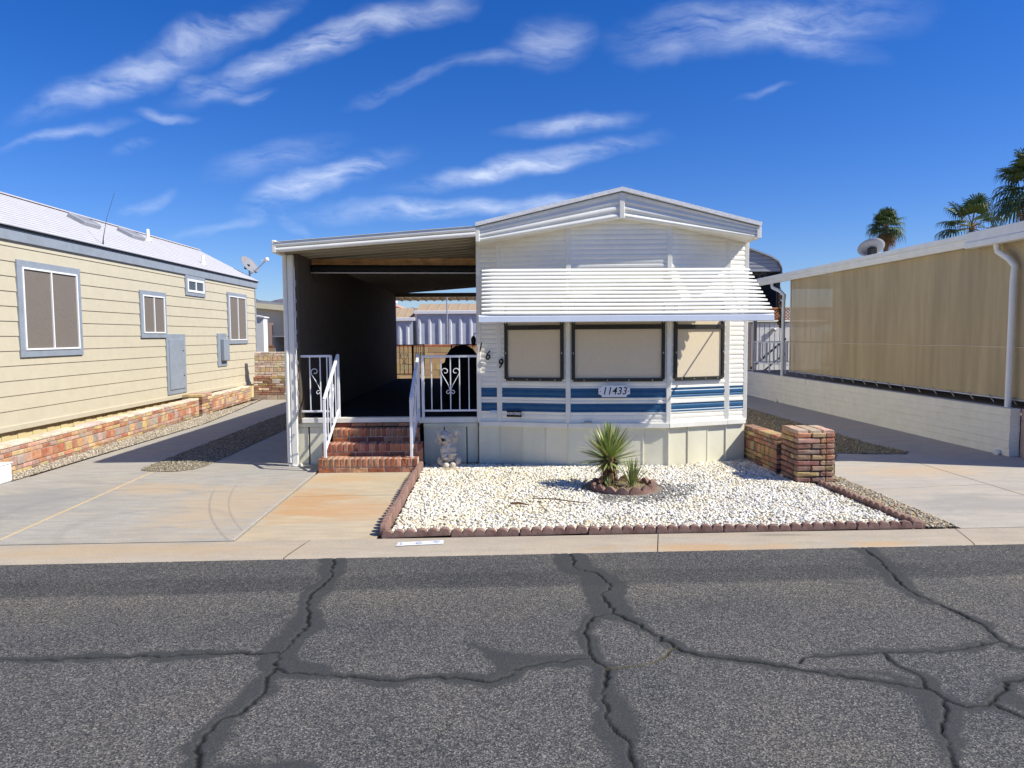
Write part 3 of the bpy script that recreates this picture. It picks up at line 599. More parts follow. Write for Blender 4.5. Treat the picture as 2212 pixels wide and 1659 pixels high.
tag(lit.build('leaf_litter', STRAW), 'dry leaf litter inside the scalloped ring', 'leaf litter', kind='stuff')
# ------------------------------------------------------------------ yucca plants
def blade(mb, o, d, L, w, mat=0, col=None, droop=0., seg=5, fold=.35):
    o, d = Vector(o), Vector(d).normalized(); up = Vector((0,0,1)); side = d.cross(up)
    side = side.normalized() if side.length > .05 else Vector((1,0,0)); nor = side.cross(d).normalized(); vs = []
    for i in range(seg+1):
        t = i/seg; p = o+d*L*t+Vector((0,0,-droop*L*t*t)); ww = w*(.55+1.2*t*(1-t)*1.6)*(1 if t < 1 else 0)*(1-t**3)
        vs += [p-side*ww+nor*ww*fold, p, p+side*ww+nor*ww*fold]
    mb.add(vs, [f for i in range(seg) for f in ((i*3,i*3+1,i*3+4,i*3+3),(i*3+1,i*3+2,i*3+5,i*3+4))], mat, col, True)
def rosette(mb, c, n, L, w, emin, emax, stem=.06, droop=.05):
    for i in range(n):
        t = i/n; el = math.radians(lerp(emax, emin, t)+random.gauss(0,5)); az = i*2.39996+random.gauss(0,.15)
        d = Vector((math.cos(az)*math.cos(el), math.sin(az)*math.cos(el), math.sin(el)))
        g_ = random.uniform(.75,1.25); cl = (.27*g_,.33*g_,.10*g_) if random.random() < .8 else (.38*g_,.34*g_,.13*g_)
        blade(mb, Vector(c)+Vector((d.x,d.y,0))*.02+Vector((0,0,(1-t)*stem)), d, L*random.uniform(.82,1.08), w*random.uniform(.85,1.15), 0, cl, droop*random.uniform(.3,1.5)*t)
YB = Vector((1.235, 7.86, .02))
yt = thing('yucca_plant', YB, 'tall spiky green yucca on a shaggy brown trunk in the scalloped ring', 'plant')
mb = MB(); rosette(mb, YB+Vector((0,0,.27)), 140, .41, .0155, -10, 86, .07); mb.build('leaves', YUCCA, yt)
mb = MB(); mb.tube([YB+Vector((0,0,h)) for h in (-.02,.05,.12,.2,.28,.34)], [.085,.07,.07,.08,.09,.05], 14)
for i in range(260):
    a = random.uniform(0,6.28); h = random.uniform(.02,.31); r = .06+.02*h/.3; d = Vector((math.cos(a),math.sin(a),random.uniform(-1.3,.2)))
    blade(mb, YB+Vector((math.cos(a)*r,math.sin(a)*r,h)), d, random.uniform(.03,.075), .007, 0, None, .3, 2)
mb.build('trunk', [YTRUNK], yt)
mb = MB()
for i in range(34):
    a = random.uniform(0,6.28); blade(mb, YB+Vector((math.cos(a)*.06,math.sin(a)*.06,random.uniform(.24,.32))), Vector((math.cos(a),math.sin(a),random.uniform(-.9,-.1))), random.uniform(.10,.2), .006, 0, None, .3, 4)
mb.build('dead_leaves', DRYLEAF, yt)
y2 = Vector((1.475, 7.79, .02)); t2 = thing('yucca_pup', y2, 'small yucca offset with narrow upright leaves right of the tall yucca', 'plant')
mb = MB(); rosette(mb, y2, 34, .335, .011, 48, 86, .02, .02); mb.build('leaves', YUCCA, t2)
y3 = Vector((1.20, 7.66, .02)); t3 = thing('yucca_seedling', y3, 'tiny yucca shoot with few leaves at the front foot of the tall yucca', 'plant')
mb = MB(); rosette(mb, y3, 11, .17, .011, 35, 80, .01, .1); mb.build('leaves', YUCCA, t3)
# twigs on gravel
def twig(pts, r, label):
    P = [Vector(p) for p in pts]; tag(MB().tube(P, r, 6).build('twig', YTRUNK, base=P[0]), label, 'twig', 'fallen twigs on the gravel')
twig([(.12,7.0,.04),(.2,6.98,.05),(.3,6.93,.04)], [.012,.014,.006], 'short dark twig lying on white gravel near the left corner')
twig([(.35,7.22,.04),(.55,7.13,.05),(.75,7.03,.045),(.9,6.98,.04)], [.005,.007,.006,.003], 'long thin dry stalk lying on white gravel')
# ------------------------------------------------------------------ bricks
REDS = [(.42,.155,.075),(.46,.20,.10),(.36,.12,.06),(.50,.25,.14),(.40,.18,.11),(.31,.11,.07)]
FLM = [(.52,.30,.14),(.55,.38,.17),(.47,.20,.11),(.40,.14,.08),(.50,.30,.22),(.42,.26,.21),(.58,.40,.22),(.38,.30,.26)]
PINKF = [(.72,.60,.50),(.74,.62,.50),(.66,.50,.40),(.74,.62,.42),(.62,.46,.38)]
DARKF = [(.34,.15,.10),(.42,.30,.13),(.29,.14,.10),(.34,.20,.13),(.25,.15,.11),(.43,.30,.14),(.38,.17,.10)]
def jc(c):
    if c[0] > .79: return c
    g_ = random.gauss(1,.1); return tuple(max(.01, x*g_*random.gauss(1,.04)) for x in c)
def brick_run(mb, p0, p1, th, courses, pal_, mortar=1, joint=.010, jit=.0015, ch=.006, z=0., cap=False):
    """courses: list of (height, brick length or (lo,hi)); wall from p0 to p1, thickness th to the left of p0->p1"""
    a, b_ = Vector((p0[0],p0[1],0)), Vector((p1[0],p1[1],0)); d = b_-a; L = d.length; d.normalize(); nn = Vector((-d.y,d.x,0))*(1 if th > 0 else -1); th = abs(th)
    R = np.array([[d.x,-d.y,0],[d.y,d.x,0],[0,0,1]]); H = sum(c[0] for c in courses); c0 = a+d*L/2+nn*th/2
    mb.rbox((c0.x,c0.y,z+H/2-.004), (L/2-.006, th/2-.008, H/2-.004), .003, mortar, (1,1,1), rot=R)
    for ci, co in enumerate(courses):
        h, bl = co[0], co[1]; pl = co[2] if len(co) > 2 else pal_; x = 0.; firstb = True
        while x < L-.002:
            w = random.uniform(*bl) if isinstance(bl, tuple) else bl*random.gauss(1,.03)
            if firstb and ci % 2: w *= .5
            firstb = False
            if L-x-w < .05: w = L-x
            cc = a+d*(x+w/2)+nn*(th/2+random.gauss(0,.002))
            mb.rbox((cc.x,cc.y,z+h/2), (w/2-joint/2, th/2+random.uniform(0,.003), h/2-joint/2), ch, 0, jc(random.choice(pl)), rot=R, jit=jit); x += w
        z += h
    return mb
# main house brick pillar & wall
t = thing('brick_pillar', (3.62,8.25,0), 'square multicoloured brick pillar at the corner of the white gravel', 'pillar')
mb = MB()
for ci in range(9):
    z = ci*.064
    for (q0,q1,off) in (((3.40,8.01),(3.84,8.01),0),((3.84,8.01),(3.84,8.47),1),((3.84,8.47),(3.40,8.47),0),((3.40,8.47),(3.40,8.01),1)):
        # ring of headers round a core
        a, b_ = Vector((*q0,0)), Vector((*q1,0)); d = (b_-a); L = d.length; d.normalize(); nn = Vector((-d.y,d.x,0)); R = np.array([[d.x,nn.x,0],[d.y,nn.y,0],[0,0,1]])
        cut = .27 if (ci+off) % 2 else .17; st = 0. if (ci+off) % 2 else 0.
        segs = [(0,cut),(cut,L-.10)]
        for s0, s1 in segs:
            cc = a+d*(s0+s1)/2+nn*(.05-random.uniform(-.004,.004)); mb.rbox((cc.x,cc.y,z+.032), ((s1-s0)/2-.006,.05,.026), .009, 0, jc(random.choice(DARKF if ci < 7 else FLM[:5])), rot=R, jit=.0022)
for i in range(3):
    for j in range(2): mb.rbox((3.47+i*.147,8.125+j*.225,.5755+.004), (.066,.105,.024), .009, 0, jc(random.choice([(.55,.32,.22),(.5,.27,.17),(.52,.36,.25)])), jit=.002)
mb.bbox(3.42,3.82,8.03,8.45,0,.572,.004,1,(1,1,1)); mb.build('brickwork', [FLAME,DKMORTAR], t)
mb = MB(); brick_run(mb, (3.37,8.52), (3.34,9.66), -.16, [(.06,.2),(.055,.19),(.06,.2),(.12,(.10,.17)),(.06,.18),(.055,.2),(.06,.2)], DARKF+FLM[:3], 1)
tag(mb.build('brick_wall', [FLAME,DKMORTAR], base=(3.4,9.1,0)), 'low multicoloured brick wall running from the pillar to the white house', 'brick wall')
# left neighbour low brick wall
def lx(y): return -6.06-(y-9)*.0585
cs = [(.05,.2,DARKF),(.06,(.14,.26)),(.125,(.12,.2)),(.06,(.15,.26)),(.055,(.16,.26)),(.05,(.2,.3),PINKF)]
mb = MB(); brick_run(mb, (lx(7.6),7.6), (lx(15.55),15.55), .2, cs, FLM, 1)
tag(mb.build('brick_wall', [FLAME,MORTAR], base=(-6.3,11,0)), 'long low yellow and red brick wall below the cream house siding', 'brick wall')
mb = MB(); xx = lx(15.7)
brick_run(mb, (xx+.08,15.55), (xx+.06,16.15), .42, [(.068,.22)]*7, DARKF+FLM, 1)
tag(mb.build('brick_pillar', [FLAME,DKMORTAR], base=(xx-.1,15.85,0)), 'squat brick pillar standing in the low wall beside the cream house', 'pillar')
mb = MB(); brick_run(mb, (lx(16.16),16.16), (lx(19.5),19.5), .2, cs, FLM, 1)
tag(mb.build('brick_wall', [FLAME,MORTAR], base=(-6.5,17.7,0)), 'short low brick wall beyond the squat pillar by the cream house', 'brick wall')
t = thing('brick_wall', (-5.2,19.6,0), 'tall pale stacked brick wall at the far end of the left driveway', 'brick wall')
mb = MB(); brick_run(mb, (-6.62,19.55), (-3.6,19.55), .25, [(.13,(.25,.4),[(.40,.33,.24),(.36,.28,.2)])]+[(.0625,(.18,.3),DARKF+PINKF[:2])]*8, DARKF, 1); mb.build('lower_courses', [FLAME,DKMORTAR], t)
mb = MB(); brick_run(mb, (-6.60,19.62), (-3.6,19.62), .22, [(.06,(.16,.25)),(.06,(.16,.25)),(.13,(.1,.17),[(.62,.46,.24),(.58,.42,.3)]),(.06,(.16,.25)),(.055,(.16,.25)),(.06,(.16,.25)),(.13,(.1,.17),[(.62,.46,.24),(.6,.44,.3)]),(.055,(.16,.25)),(.06,(.16,.25))], PINKF, 1, z=.63); mb.build('upper_courses', [FLAME,MORTAR], t)
# brick steps
t = thing('brick_steps', (-1.62,9.2,0), 'red brick porch steps with three treads between white handrails', 'steps')
def step(x0, x1, y0, y1, z0, zs, zt, name):
    m = MB(); m.bbox(x0+.006,x1-.006,y0+.008,y1,z0,zt-.008,.003,1,(1,1,1))
    if zs > z0+.03:
        nb_ = round((x1-x0)/.21)
        for i in range(nb_):
            xa, xb = lerp(x0,x1,i/nb_), lerp(x0,x1,(i+1)/nb_); m.rbox(((xa+xb)/2,y0+.05,(z0+zs)/2), ((xb-xa)/2-.006,.05,(zs-z0)/2-.006), .007, 0, jc(random.choice(REDS)), jit=.0015)
    nb_ = round((x1-x0)/.0685)
    for i in range(nb_):
        xa, xb = lerp(x0,x1,i/nb_), lerp(x0,x1,(i+1)/nb_); m.rbox(((xa+xb)/2,(y0+y1)/2-.004,(zs+zt)/2), ((xb-xa)/2-.006,(y1-y0)/2,(zt-zs)/2-.004), .009, 0, jc(random.choice(REDS)), jit=.0018)
    m.build(name, [BRICK,MORTARL], t)
step(-2.25,-1.0,8.91,9.14,-.01,.065,.18,'step'); step(-2.25,-.97,9.13,9.34,.0,.225,.335,'step'); step(-2.16,-1.03,9.34,9.52,.0,.39,.50,'step')
m = MB(); brick_run(m, (-2.16,9.505), (-1.03,9.505), .06, [(.055,.21),(.055,.21)], REDS, 1, z=.50); m.build('top_riser', [BRICK,DKMORTAR], t)
# ------------------------------------------------------------------ main house
hs_ = thing('mobile_home', (1.57,9.3,0), 'white corrugated mobile home with two blue stripes and a low gable front', 'house')
FP = [(-.24,9.46),(.03,9.43),(.91,9.17),(2.19,9.10),(3.03,9.40),(3.31,9.50)]   # front wall plan
def fasc_top(x):   # underside of gable fascia along x
    return lerp(2.88,3.16,min(1,(x+.24)/1.8)) if x < 1.56 else lerp(3.16,2.90,(x-1.56)/1.75)
def corr(mb, p0, p1, z0, z1, inset=0., amp=.0085, per=.062):
    d = Vector((p1[0]-p0[0],p1[1]-p0[1],0)); L = d.length; d.normalize(); nn = Vector((d.y,-d.x,0)); nr = int((z1-z0)/(per/6))+1
    rows = []
    for i in range(nr+1):
        z = z0+i*per/6; ph = (i % 12)
        off = amp*[0,.75,1,1,1,.75,0,.55,.7,.75,.7,.5][ph]
        for k_, t_ in enumerate((0,.5,1)):
            xx = p0[0]+d.x*L*t_; yy_ = p0[1]+d.y*L*t_; zz = min(z, fasc_top(xx)+.06); rows.append((xx+nn.x*off, yy_+nn.y*off, zz))
    for i in range(nr):
        zc = z0+(i+.5)*per/6; mt = 1 if (.895 < zc < 1.015 or .705 < zc < .815) else 0
        for k_ in range(2):
            a = i*3+k_
            if rows[a+3][2]-rows[a][2] < 1e-5 and rows[a+4][2]-rows[a+1][2] < 1e-5: continue
            mb.add([rows[a],rows[a+1],rows[a+4],rows[a+3]], [(0,1,2,3)], mt, None, True)
for i in range(5):
    m = MB(); corr(m, FP[i], FP[i+1], .55, 3.3); m.build('siding_panel', [W_SIDING, BLUE], hs_)
def vtrim(x, y, w, z0, z1, out=.018):
    m = MB(); m.bbox(x-w/2,x+w/2,y-out,y+.03,z0,z1,.005); m.build('corner_trim', W_TRIM, hs_)
for (x, y), w in zip(FP, (.055,.07,.062,.062,.075,.055)): vtrim(x, y, w, .55, fasc_top(x)+.03)
m = MB()   # plain side & back walls
m.box(-.25,-.215,9.49,19.6,.55,2.95); m.box(3.275,3.315,9.53,19.6,.55,2.95); m.box(-.21,3.27,19.55,19.6,.55,2.95); m.build('side_wall', W_SIDING, hs_)
# skirting
m = MB()
for i in range(5):
    a, b_ = Vector((*FP[i],0)), Vector((*FP[i+1],0)); a.y += .02; b_.y += .02; n_ = max(1, round((b_-a).length/.29))
    d = (b_-a)/n_; nn = Vector((d.y,-d.x,0)).normalized()
    for k_ in range(n_):
        q0, q1 = a+d*k_, a+d*(k_+1); o_ = nn*(.006 if (k_+i) % 2 else .016)
        qa, qb = q0+o_, q1+o_
        m.add([qa,qb,qb+Vector((0,0,.52)),qa+Vector((0,0,.52))], [(0,1,2,3)]); m.bar(q0+nn*.012+Vector((0,0,.0)), q0+nn*.012+Vector((0,0,.5)), .014, .022, ch=.002)
m.box(3.27,3.30,9.55,19.6,0,.52); m.build('skirting', CREAM, hs_)
m = MB()
for i in range(5):
    a, b_ = Vector((*FP[i],.535)), Vector((*FP[i+1],.535)); nn = Vector(((b_-a).y,-(b_-a).x,0)).normalized(); m.bar(a+nn*.014, b_+nn*.014, .05, .065, ch=.004)
m.build('base_rail', W_TRIM, hs_)
# gable fascia (two corrugated halves), centre cap, soffit, roof
PK = (1.565, 9.003); LE = (-.235, 9.005); RE = (3.29, 9.005)
def fhalf(e, ztop_e, zbot_e, ztop_c, zbot_c):
    m = MB(); a, b_ = (e, PK) if e[0] < PK[0] else (PK, e); N = 20; d = Vector((b_[0]-a[0],b_[1]-a[1],0)).normalized(); nn = Vector((d.y,-d.x,0)); grid = []
    for j in range(N+1):
        t_ = j/N; prof = [0,.8,1,.8,0,.1,.85,1,.8,0,.1,.85,1,1,.85,0,.1,1,1.25,1.25,.3][j] if j < 21 else 0
        for (p, zt, zb) in ((a, ztop_e if a is e else ztop_c, zbot_e if a is e else zbot_c), (b_, ztop_e if b_ is e else ztop_c, zbot_e if b_ is e else zbot_c)):
            zb2 = zb-.0; grid.append((p[0]+nn.x*.016*prof, p[1]+nn.y*.016*prof, lerp(zt, zb2, t_)))
    m.add(grid, [(j*2,j*2+2,j*2+3,j*2+1) for j in range(N)], 0, None, True)
    m.add([grid[0],grid[1],(grid[1][0],grid[1][1]+.04,grid[1][2]),(grid[0][0],grid[0][1]+.04,grid[0][2])], [(0,1,2,3)])
    z0_, z1_ = grid[-2], grid[-1]; m.add([z0_,z1_,(z1_[0],9.75,z1_[2]),(z0_[0],9.75,z0_[2])], [(0,1,2,3)])
    m.build('gable_fascia', W_PAINT, hs_)
fhalf(LE, 3.045, 2.865, 3.465, 3.15); fhalf(RE, 3.035, 2.895, 3.465, 3.15)
for q in ((PK[0]-.032,PK[0]+.032,PK[1]-.03,PK[1]+.03,3.14,3.45),(LE[0]-.02,LE[0]+.03,LE[1]-.03,LE[1]+.5,2.86,3.04),(RE[0]-.035,RE[0]+.02,RE[1]-.03,RE[1]+.54,2.89,3.03)):
    m = MB(); m.bbox(*q, .006); m.build('fascia_cap', W_TRIM, hs_)
m = MB(); yb = 19.7
for (e, ze) in ((LE,3.05),(RE,3.04)):
    s_ = -1 if e[0] < 1 else 1; ex = e[0]+s_*.02; pts = [(ex,e[1]-.05,ze),(PK[0],PK[1]-.06,3.475),(PK[0],yb,3.475),(ex,yb,ze)]
    m.prism(pts, (0,0,0), (0,0,.045))
m.build('roof', W_ROOF, hs_)
# windows
def window(i, z0, z1, zbar, mx0, mx1):
    a, b_ = Vector((*FP[i],0)), Vector((*FP[i+1],0)); d = (b_-a).normalized(); nn = Vector((d.y,-d.x,0)); L = (b_-a).length; o_ = nn*.022
    P0, P1 = a+d*mx0+o_, b_-d*mx1+o_; Z = lambda z: Vector((0,0,z)); fw = .043
    m = MB()
    for q, r_, w in ((P0+Z(z0), P0+Z(z1), fw),(P1+Z(z0), P1+Z(z1), fw)): m.bar(q, r_, .04, w, ch=.004, up=d)
    for z, w in ((z0, fw),(z1, fw),(zbar, .06)): m.bar(P0+Z(z), P1+Z(z), .042, w, ch=.004)
    fr = m.build('window_frame', BRONZE, hs_)
    m = MB(); q = nn*.004
    m.add([P0-q+Z(z0),P1-q+Z(z0),P1-q+Z(zbar),P0-q+Z(zbar)], [(0,1,2,3)]); m.build('shade_screen', FABRIC, fr)
    m = MB(); m.add([P0-q+Z(zbar),P1-q+Z(zbar),P1-q+Z(z1),P0-q+Z(z1)], [(0,1,2,3)]); m.build('upper_screen', FABRIC, fr)
    cl = [(P0.lerp(P1,t_)+nn*.022+Z(z0-.004), (.008,.006,.006)) for t_ in (.12,.38,.62,.88)]
    for z in (lerp(z0,z1,.35), lerp(z0,z1,.75)): cl += [(P0+nn*.022+Z(z), (.006,.006,.01)), (P1+nn*.022+Z(z), (.006,.006,.01))]
    for q, h in cl: m = MB(); m.rbox(q, h, .002); m.build('screen_clip', STEEL, fr)
window(1, 1.13, 2.1, 1.80, .10, .075); window(2, 1.125, 2.1, 1.80, .065, .075); window(3, 1.13, 2.1, 1.795, .085, .085)
# house numbers on the left strip and plates
def fy(x):
    for (a, b_) in zip(FP, FP[1:]):
        if a[0] <= x <= b_[0]: return lerp(a[1], b_[1], (x-a[0])/(b_[0]-a[0]))
    return 9.3
for ch_, px, py in (('1',1038,751),('6',1054.5,768.5),('9',1081.5,786)):
    p = onY(px, py, 9.42); textmesh(ch_, .17, DIGIT, 'house_number', hs_, (p.x-.008, fy(max(p.x,-.23))-.034, p.z), (math.pi/2,0,0), .22, .004, .0025, sx=.8)
m = MB(); a_ = math.atan2(FP[2][1]-FP[1][1], FP[2][0]-FP[1][0]); p = onY(1110.5, 893, 9.38); y_ = fy(p.x)-.030
Rz = np.array(Matrix.Rotation(a_, 3, 'Z')); m.rbox((p.x,y_,p.z), (.101,.004,.044), .002, rot=Rz); pl = m.build('name_plate', BLACK, hs_)
textmesh('MONTEREY', .044, NAVYTXT, 'plate_lettering', pl, (p.x-.000+.0, y_-.0055, p.z), (math.pi/2,0,a_), 0, .001, .0012, base=None, spacing=1.06, sx=.88)
p = onY(1072, 888, 9.45); m = MB(); m.bbox(p.x-.075,p.x+.075,fy(p.x)-.022,fy(p.x)-.008,p.z-.018,p.z+.014,.001); m.build('sticker', PALEBLUE, hs_)
p = onY(1271, 913, 9.08); m = MB(); m.bbox(p.x-.05,p.x+.05,9.105,9.135,p.z-.012,p.z+.012,.003); m.build('base_vent', GREYMETAL, hs_)
# address plaque
pc = onY(1326.5, 845, 9.08); t = thing('address_plaque', (pc.x,9.09,pc.z), 'white oval-ended address plaque reading 11433 over the blue stripe', 'sign')
m = MB(); w, h = .20, .073; poly = []
for sx_, sz_ in ((-1,-1),(1,-1),(1,1),(-1,1)):
    for j in range(5):
        a = j/4*math.pi/2; 
        xo, zo = (w-.045*math.sin(a) if (sx_*sz_ > 0) else w-.045*math.cos(a)), (h-.035*math.cos(a) if (sx_*sz_ > 0) else h-.035*math.sin(a))
        poly.append((pc.x+sx_*xo, 9.075, pc.z+sz_*zo))
m.prism(poly, (0,-.012,0), (0,.008,0)); m.build('plate', PLAQUE, t, fixn=True)
textmesh('11433', .135, DIGIT, 'digits', t, (pc.x, 9.0625, pc.z), (math.pi/2,0,0), .22, .003, .0005, spacing=1.02, sx=.92)
m = MB()
for sx_ in (-1,1): m = MB(); m.sphere((pc.x+sx_*.178,9.062,pc.z), .006, 0, 8, 6); m.build('screw', BLACK, t)
# louvered awning
t = thing('louvered_awning', (1.55,9.0,2.5), 'white slatted metal awning propped over the front windows', 'awning')
NS = 12
for i in range(NS):
    t_ = i/(NS-1); y = lerp(9.02, 8.60, t_); z = lerp(2.505, 1.965, t_); xr = lerp(3.19, 3.34, t_)
    m = MB(); prof = [(-.031,-.003),(-.026,.010),(-.010,.018),(.012,.021),(.028,.018),(.030,.012),(.006,.003),(-.02,-.009),(-.029,-.010)]
    N = 26; vs = []
    for k_ in range(N+1):
        x = lerp(-.18, xr, k_/N); sag = -.005*math.sin(math.pi*k_/N)*t_
        tp = max(0, min(1, (k_-0)/1., (N-k_)/1.)); sc = .35 if k_ in (0,N) else 1
        for (a, b_) in prof: vs.append((x, y+a*sc*1.0, z+b_*sc+sag+a*.26))
    n_ = len(prof); m.add(vs, [(k_*n_+j, (k_+1)*n_+j, (k_+1)*n_+(j+1)%n_, k_*n_+(j+1)%n_) for k_ in range(N) for j in range(n_)], 0, None, True)
    m.add(vs[:n_], [tuple(range(n_))]); m.add(vs[-n_:], [tuple(range(n_))]); m.build('slat', W_PAINT, t, fixn=True)
m = MB(); m.prism([(-.215,8.585,1.855),(-.215,8.56,1.86),(-.215,8.565,1.925),(-.215,8.60,1.945)], (0,0,0), (3.545,0,.0)); m.build('front_rail', M('awning_rail', (.66,.71,.80), .4, .04, 5), t, fixn=True)
for x in (.02,.92,2.12,2.93):
    m = MB(); m.bar((x,9.06,2.46),(x,8.60,1.93), .02, .014); m.build('rib', W_TRIM, t)
for (x0_, x1_, ya) in ((.0,-.15,9.40),(3.1,3.28,9.42)):
    m = MB(); m.tube([(x0_,ya,2.12),(x1_,8.60,1.92)], .011, 8); m.build('support_arm', STEEL, t)
# ------------------------------------------------------------------ carport / porch
cp = thing('porch_carport', (-1.45,9.5,0), 'open white porch roof on a post attached to the left of the mobile home', 'porch')
m = MB(); zl, zr = 2.80, 2.985; xl, xr = -2.715, -.265
for i in range(32):
    y0 = 9.02+i*.305
    m.prism([(xl,y0,zl),(xr,y0,zr),(xr,y0+.30,zr),(xl,y0+.30,zl)], (0,0,0), (0,0,.012)); m.prism([(xl,y0+.0,zl-.035),(xr,y0,zr-.035),(xr,y0+.018,zr-.035),(xl,y0+.018,zl-.035)], (0,0,0), (0,0,.034))
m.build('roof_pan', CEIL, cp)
m = MB()
for (z0_, z1_, o_) in ((-.06,.0,.0),(.002,.058,.004),(.06,.075,.012)):
    prof = [(0,z0_),(-.018-o_,z0_+.008),(-.024-o_,(z0_+z1_)/2),(-.018-o_,z1_-.008),(0,z1_)]
    vs = [(xl-.01,8.99+a,zl+b_) for a, b_ in prof]+[(xr+.01,8.99+a,zr+b_) for a, b_ in prof]; m.add(vs, [(j,j+1,j+6,j+5) for j in range(4)], 0, None, True); m.add(vs[:5], [(0,1,2,3,4)]); m.add(vs[5:], [(4,3,2,1,0)])
m.build('front_fascia', W_PAINT, cp, fixn=True)
m = MB(); m.bbox(xl-.05,xl+.004,8.965,18.7,zl-.065,zl+.09,.01); m.build('side_gutter', W_PAINT, cp)
m = MB(); m.add([(xl,8.995,zl-.06),(xr,8.995,zr-.06),(xr,9.15,zr-.045),(xl,9.15,zl-.045)], [(0,1,2,3)]); m.build('front_soffit', CEIL, cp)
m = MB(); m.bbox(-2.70,-2.625,9.38,9.455,.0,2.76,.006); m.bbox(-2.74,-2.59,9.36,9.50,0,.02,.004); m.build('post', W_PAINT, cp)
m = MB(); m.tube([(-2.735,9.40,2.74),(-2.735,9.40,2.4),(-2.735,9.40,.05)], .03, 10); m.build('downspout', W_PAINT, cp)
m = MB()
for side in (0,1):
    for k_ in range(9):
        z = .75+k_*.2; c_ = Vector((-2.605,9.375,z)); m.tube([c_+Vector((.018*math.sin(a)*(1 if k_ % 2 else -1), -.01, .045*math.cos(a)+a*.01)) for a in [j*.6 for j in range(10)]], .004, 5)
m.tube([(-2.605,9.37,.7),(-2.605,9.37,2.6)], .006, 6); m.build('post_scrollwork', IRON, cp)
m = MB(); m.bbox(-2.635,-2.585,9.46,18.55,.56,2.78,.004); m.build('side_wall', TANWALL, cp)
m = MB(); m.bbox(-2.585,-.26,10.17,10.24,2.66,2.785,.004); m.build('wooden_beam', WOOD, cp)
m = MB(); m.bbox(-2.585,-.26,18.5,18.6,2.70,2.80,.004); m.build('rear_beam', CEIL, cp)
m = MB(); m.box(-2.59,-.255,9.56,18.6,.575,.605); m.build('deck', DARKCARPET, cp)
m = MB(); m.bbox(-2.6,-1.055,9.485,9.60,.56,.625,.004); m.bbox(-1.05,-.27,9.50,9.60,.545,.618,.004); m.build('deck_edge', W_TRIM, cp)
m = MB()
for (x0_, x1_) in ((-2.66,-2.52),(-2.50,-2.27),(-.985,-.72),(-.705,-.42),(-.405,-.26)): m.bbox(x0_,x1_,9.53,9.57,0,.50,.003)
m.bbox(-2.66,-2.62,9.58,18.5,0,.56,.003); m.bbox(-2.66,-2.26,9.505,9.575,.505,.555,.004); m.bbox(-.985,-.26,9.505,9.575,.49,.54,.004); m.build('deck_skirting', CREAM, cp)
# rolled shade
t = thing('rolled_sun_shade', (-1.42,10.0,2.62), 'black rolled up sun shade hanging under the wooden porch beam', 'sun shade')
m = MB(); m.tube([(-2.56,10.08,2.645),(-.28,10.08,2.63)], .048, 14); m.build('roll', BLACKCOVER, t)
m = MB(); m.tube([(-2.56,10.05,2.585),(-.28,10.05,2.57)], .012, 8); m.build('bottom_bar', STEEL, t)
m = MB(); m.tube([(-2.55,10.05,2.58),(-2.53,10.04,2.50),(-2.48,10.04,2.45)], .005, 6); m.build('pull_cord', BLACK, t)
# railings
def heart(mb, cx, y, zc, s, half=0, r=.0055):
    for sg in ((-1,1) if not half else (half,)):
        def P(u, v): return Vector((cx+sg*u*s, y, zc+v*s))
        top = [P(.42+.30*math.cos(a)*(1-.055*k_), .72+.30*math.sin(a)*(1-.055*k_)) for k_, a in enumerate([math.pi*.0+j*.45 for j in range(13)])]
        body = [P(0,-.78), P(.30,-.15), P(.60,.35), P(.72,.60)]
        mb.tube([P(.03,-.72),P(.2,-.33),P(.42,.08),P(.63,.42),P(.72,.62)]+top, r, 6)
        low = [P(.18+.18*math.cos(a)*(1-.05*k_), -.95+.17*math.sin(a)*(1-.05*k_)) for k_, a in enumerate([math.pi*.62-j*.5 for j in range(12)])]; mb.tube([P(.02,-.70)]+low, r, 6)
def rail_panel(name, label, x0, x1, y, zb, zt, bal, hcx, hs, half, posts):
    t = thing(name, ((x0+x1)/2,y,zb-.1), label, 'railing')
    m = MB(); m.bar((x0,y,zt),(x1,y,zt), .03, .03); m.build('top_rail', IRON, t)
    m = MB(); m.bar((x0,y,zb),(x1,y,zb), .025, .025); m.build('bottom_rail', IRON, t)
    for x in bal:
        m = MB(); m.bar((x,y,zb+.012),(x,y,zt-.014), .014, .014); m.build('baluster', IRON, t)
    for x in posts:
        m = MB(); m.bar((x,y,zb-.12),(x,y,zt+.01), .036, .036); m.build('post', IRON, t)
    m = MB(); heart(m, hcx, y-.006, (zb+zt)/2+.04, hs, half); m.build('scroll', IRON, t); return t
rail_panel('porch_railing', 'short white iron railing with a half heart scroll beside the carport post', -2.60, -2.19, 9.50, .715, 1.445, (-2.47,-2.335,-2.245), -2.335, .165, -1, (-2.195,))
rail_panel('porch_railing', 'white iron railing with a whole heart scroll right of the brick steps', -1.0, -.25, 9.50, .71, 1.43, (-.87,-.745,-.62,-.50,-.375), -.62, .165, 0, (-.985,-.255))
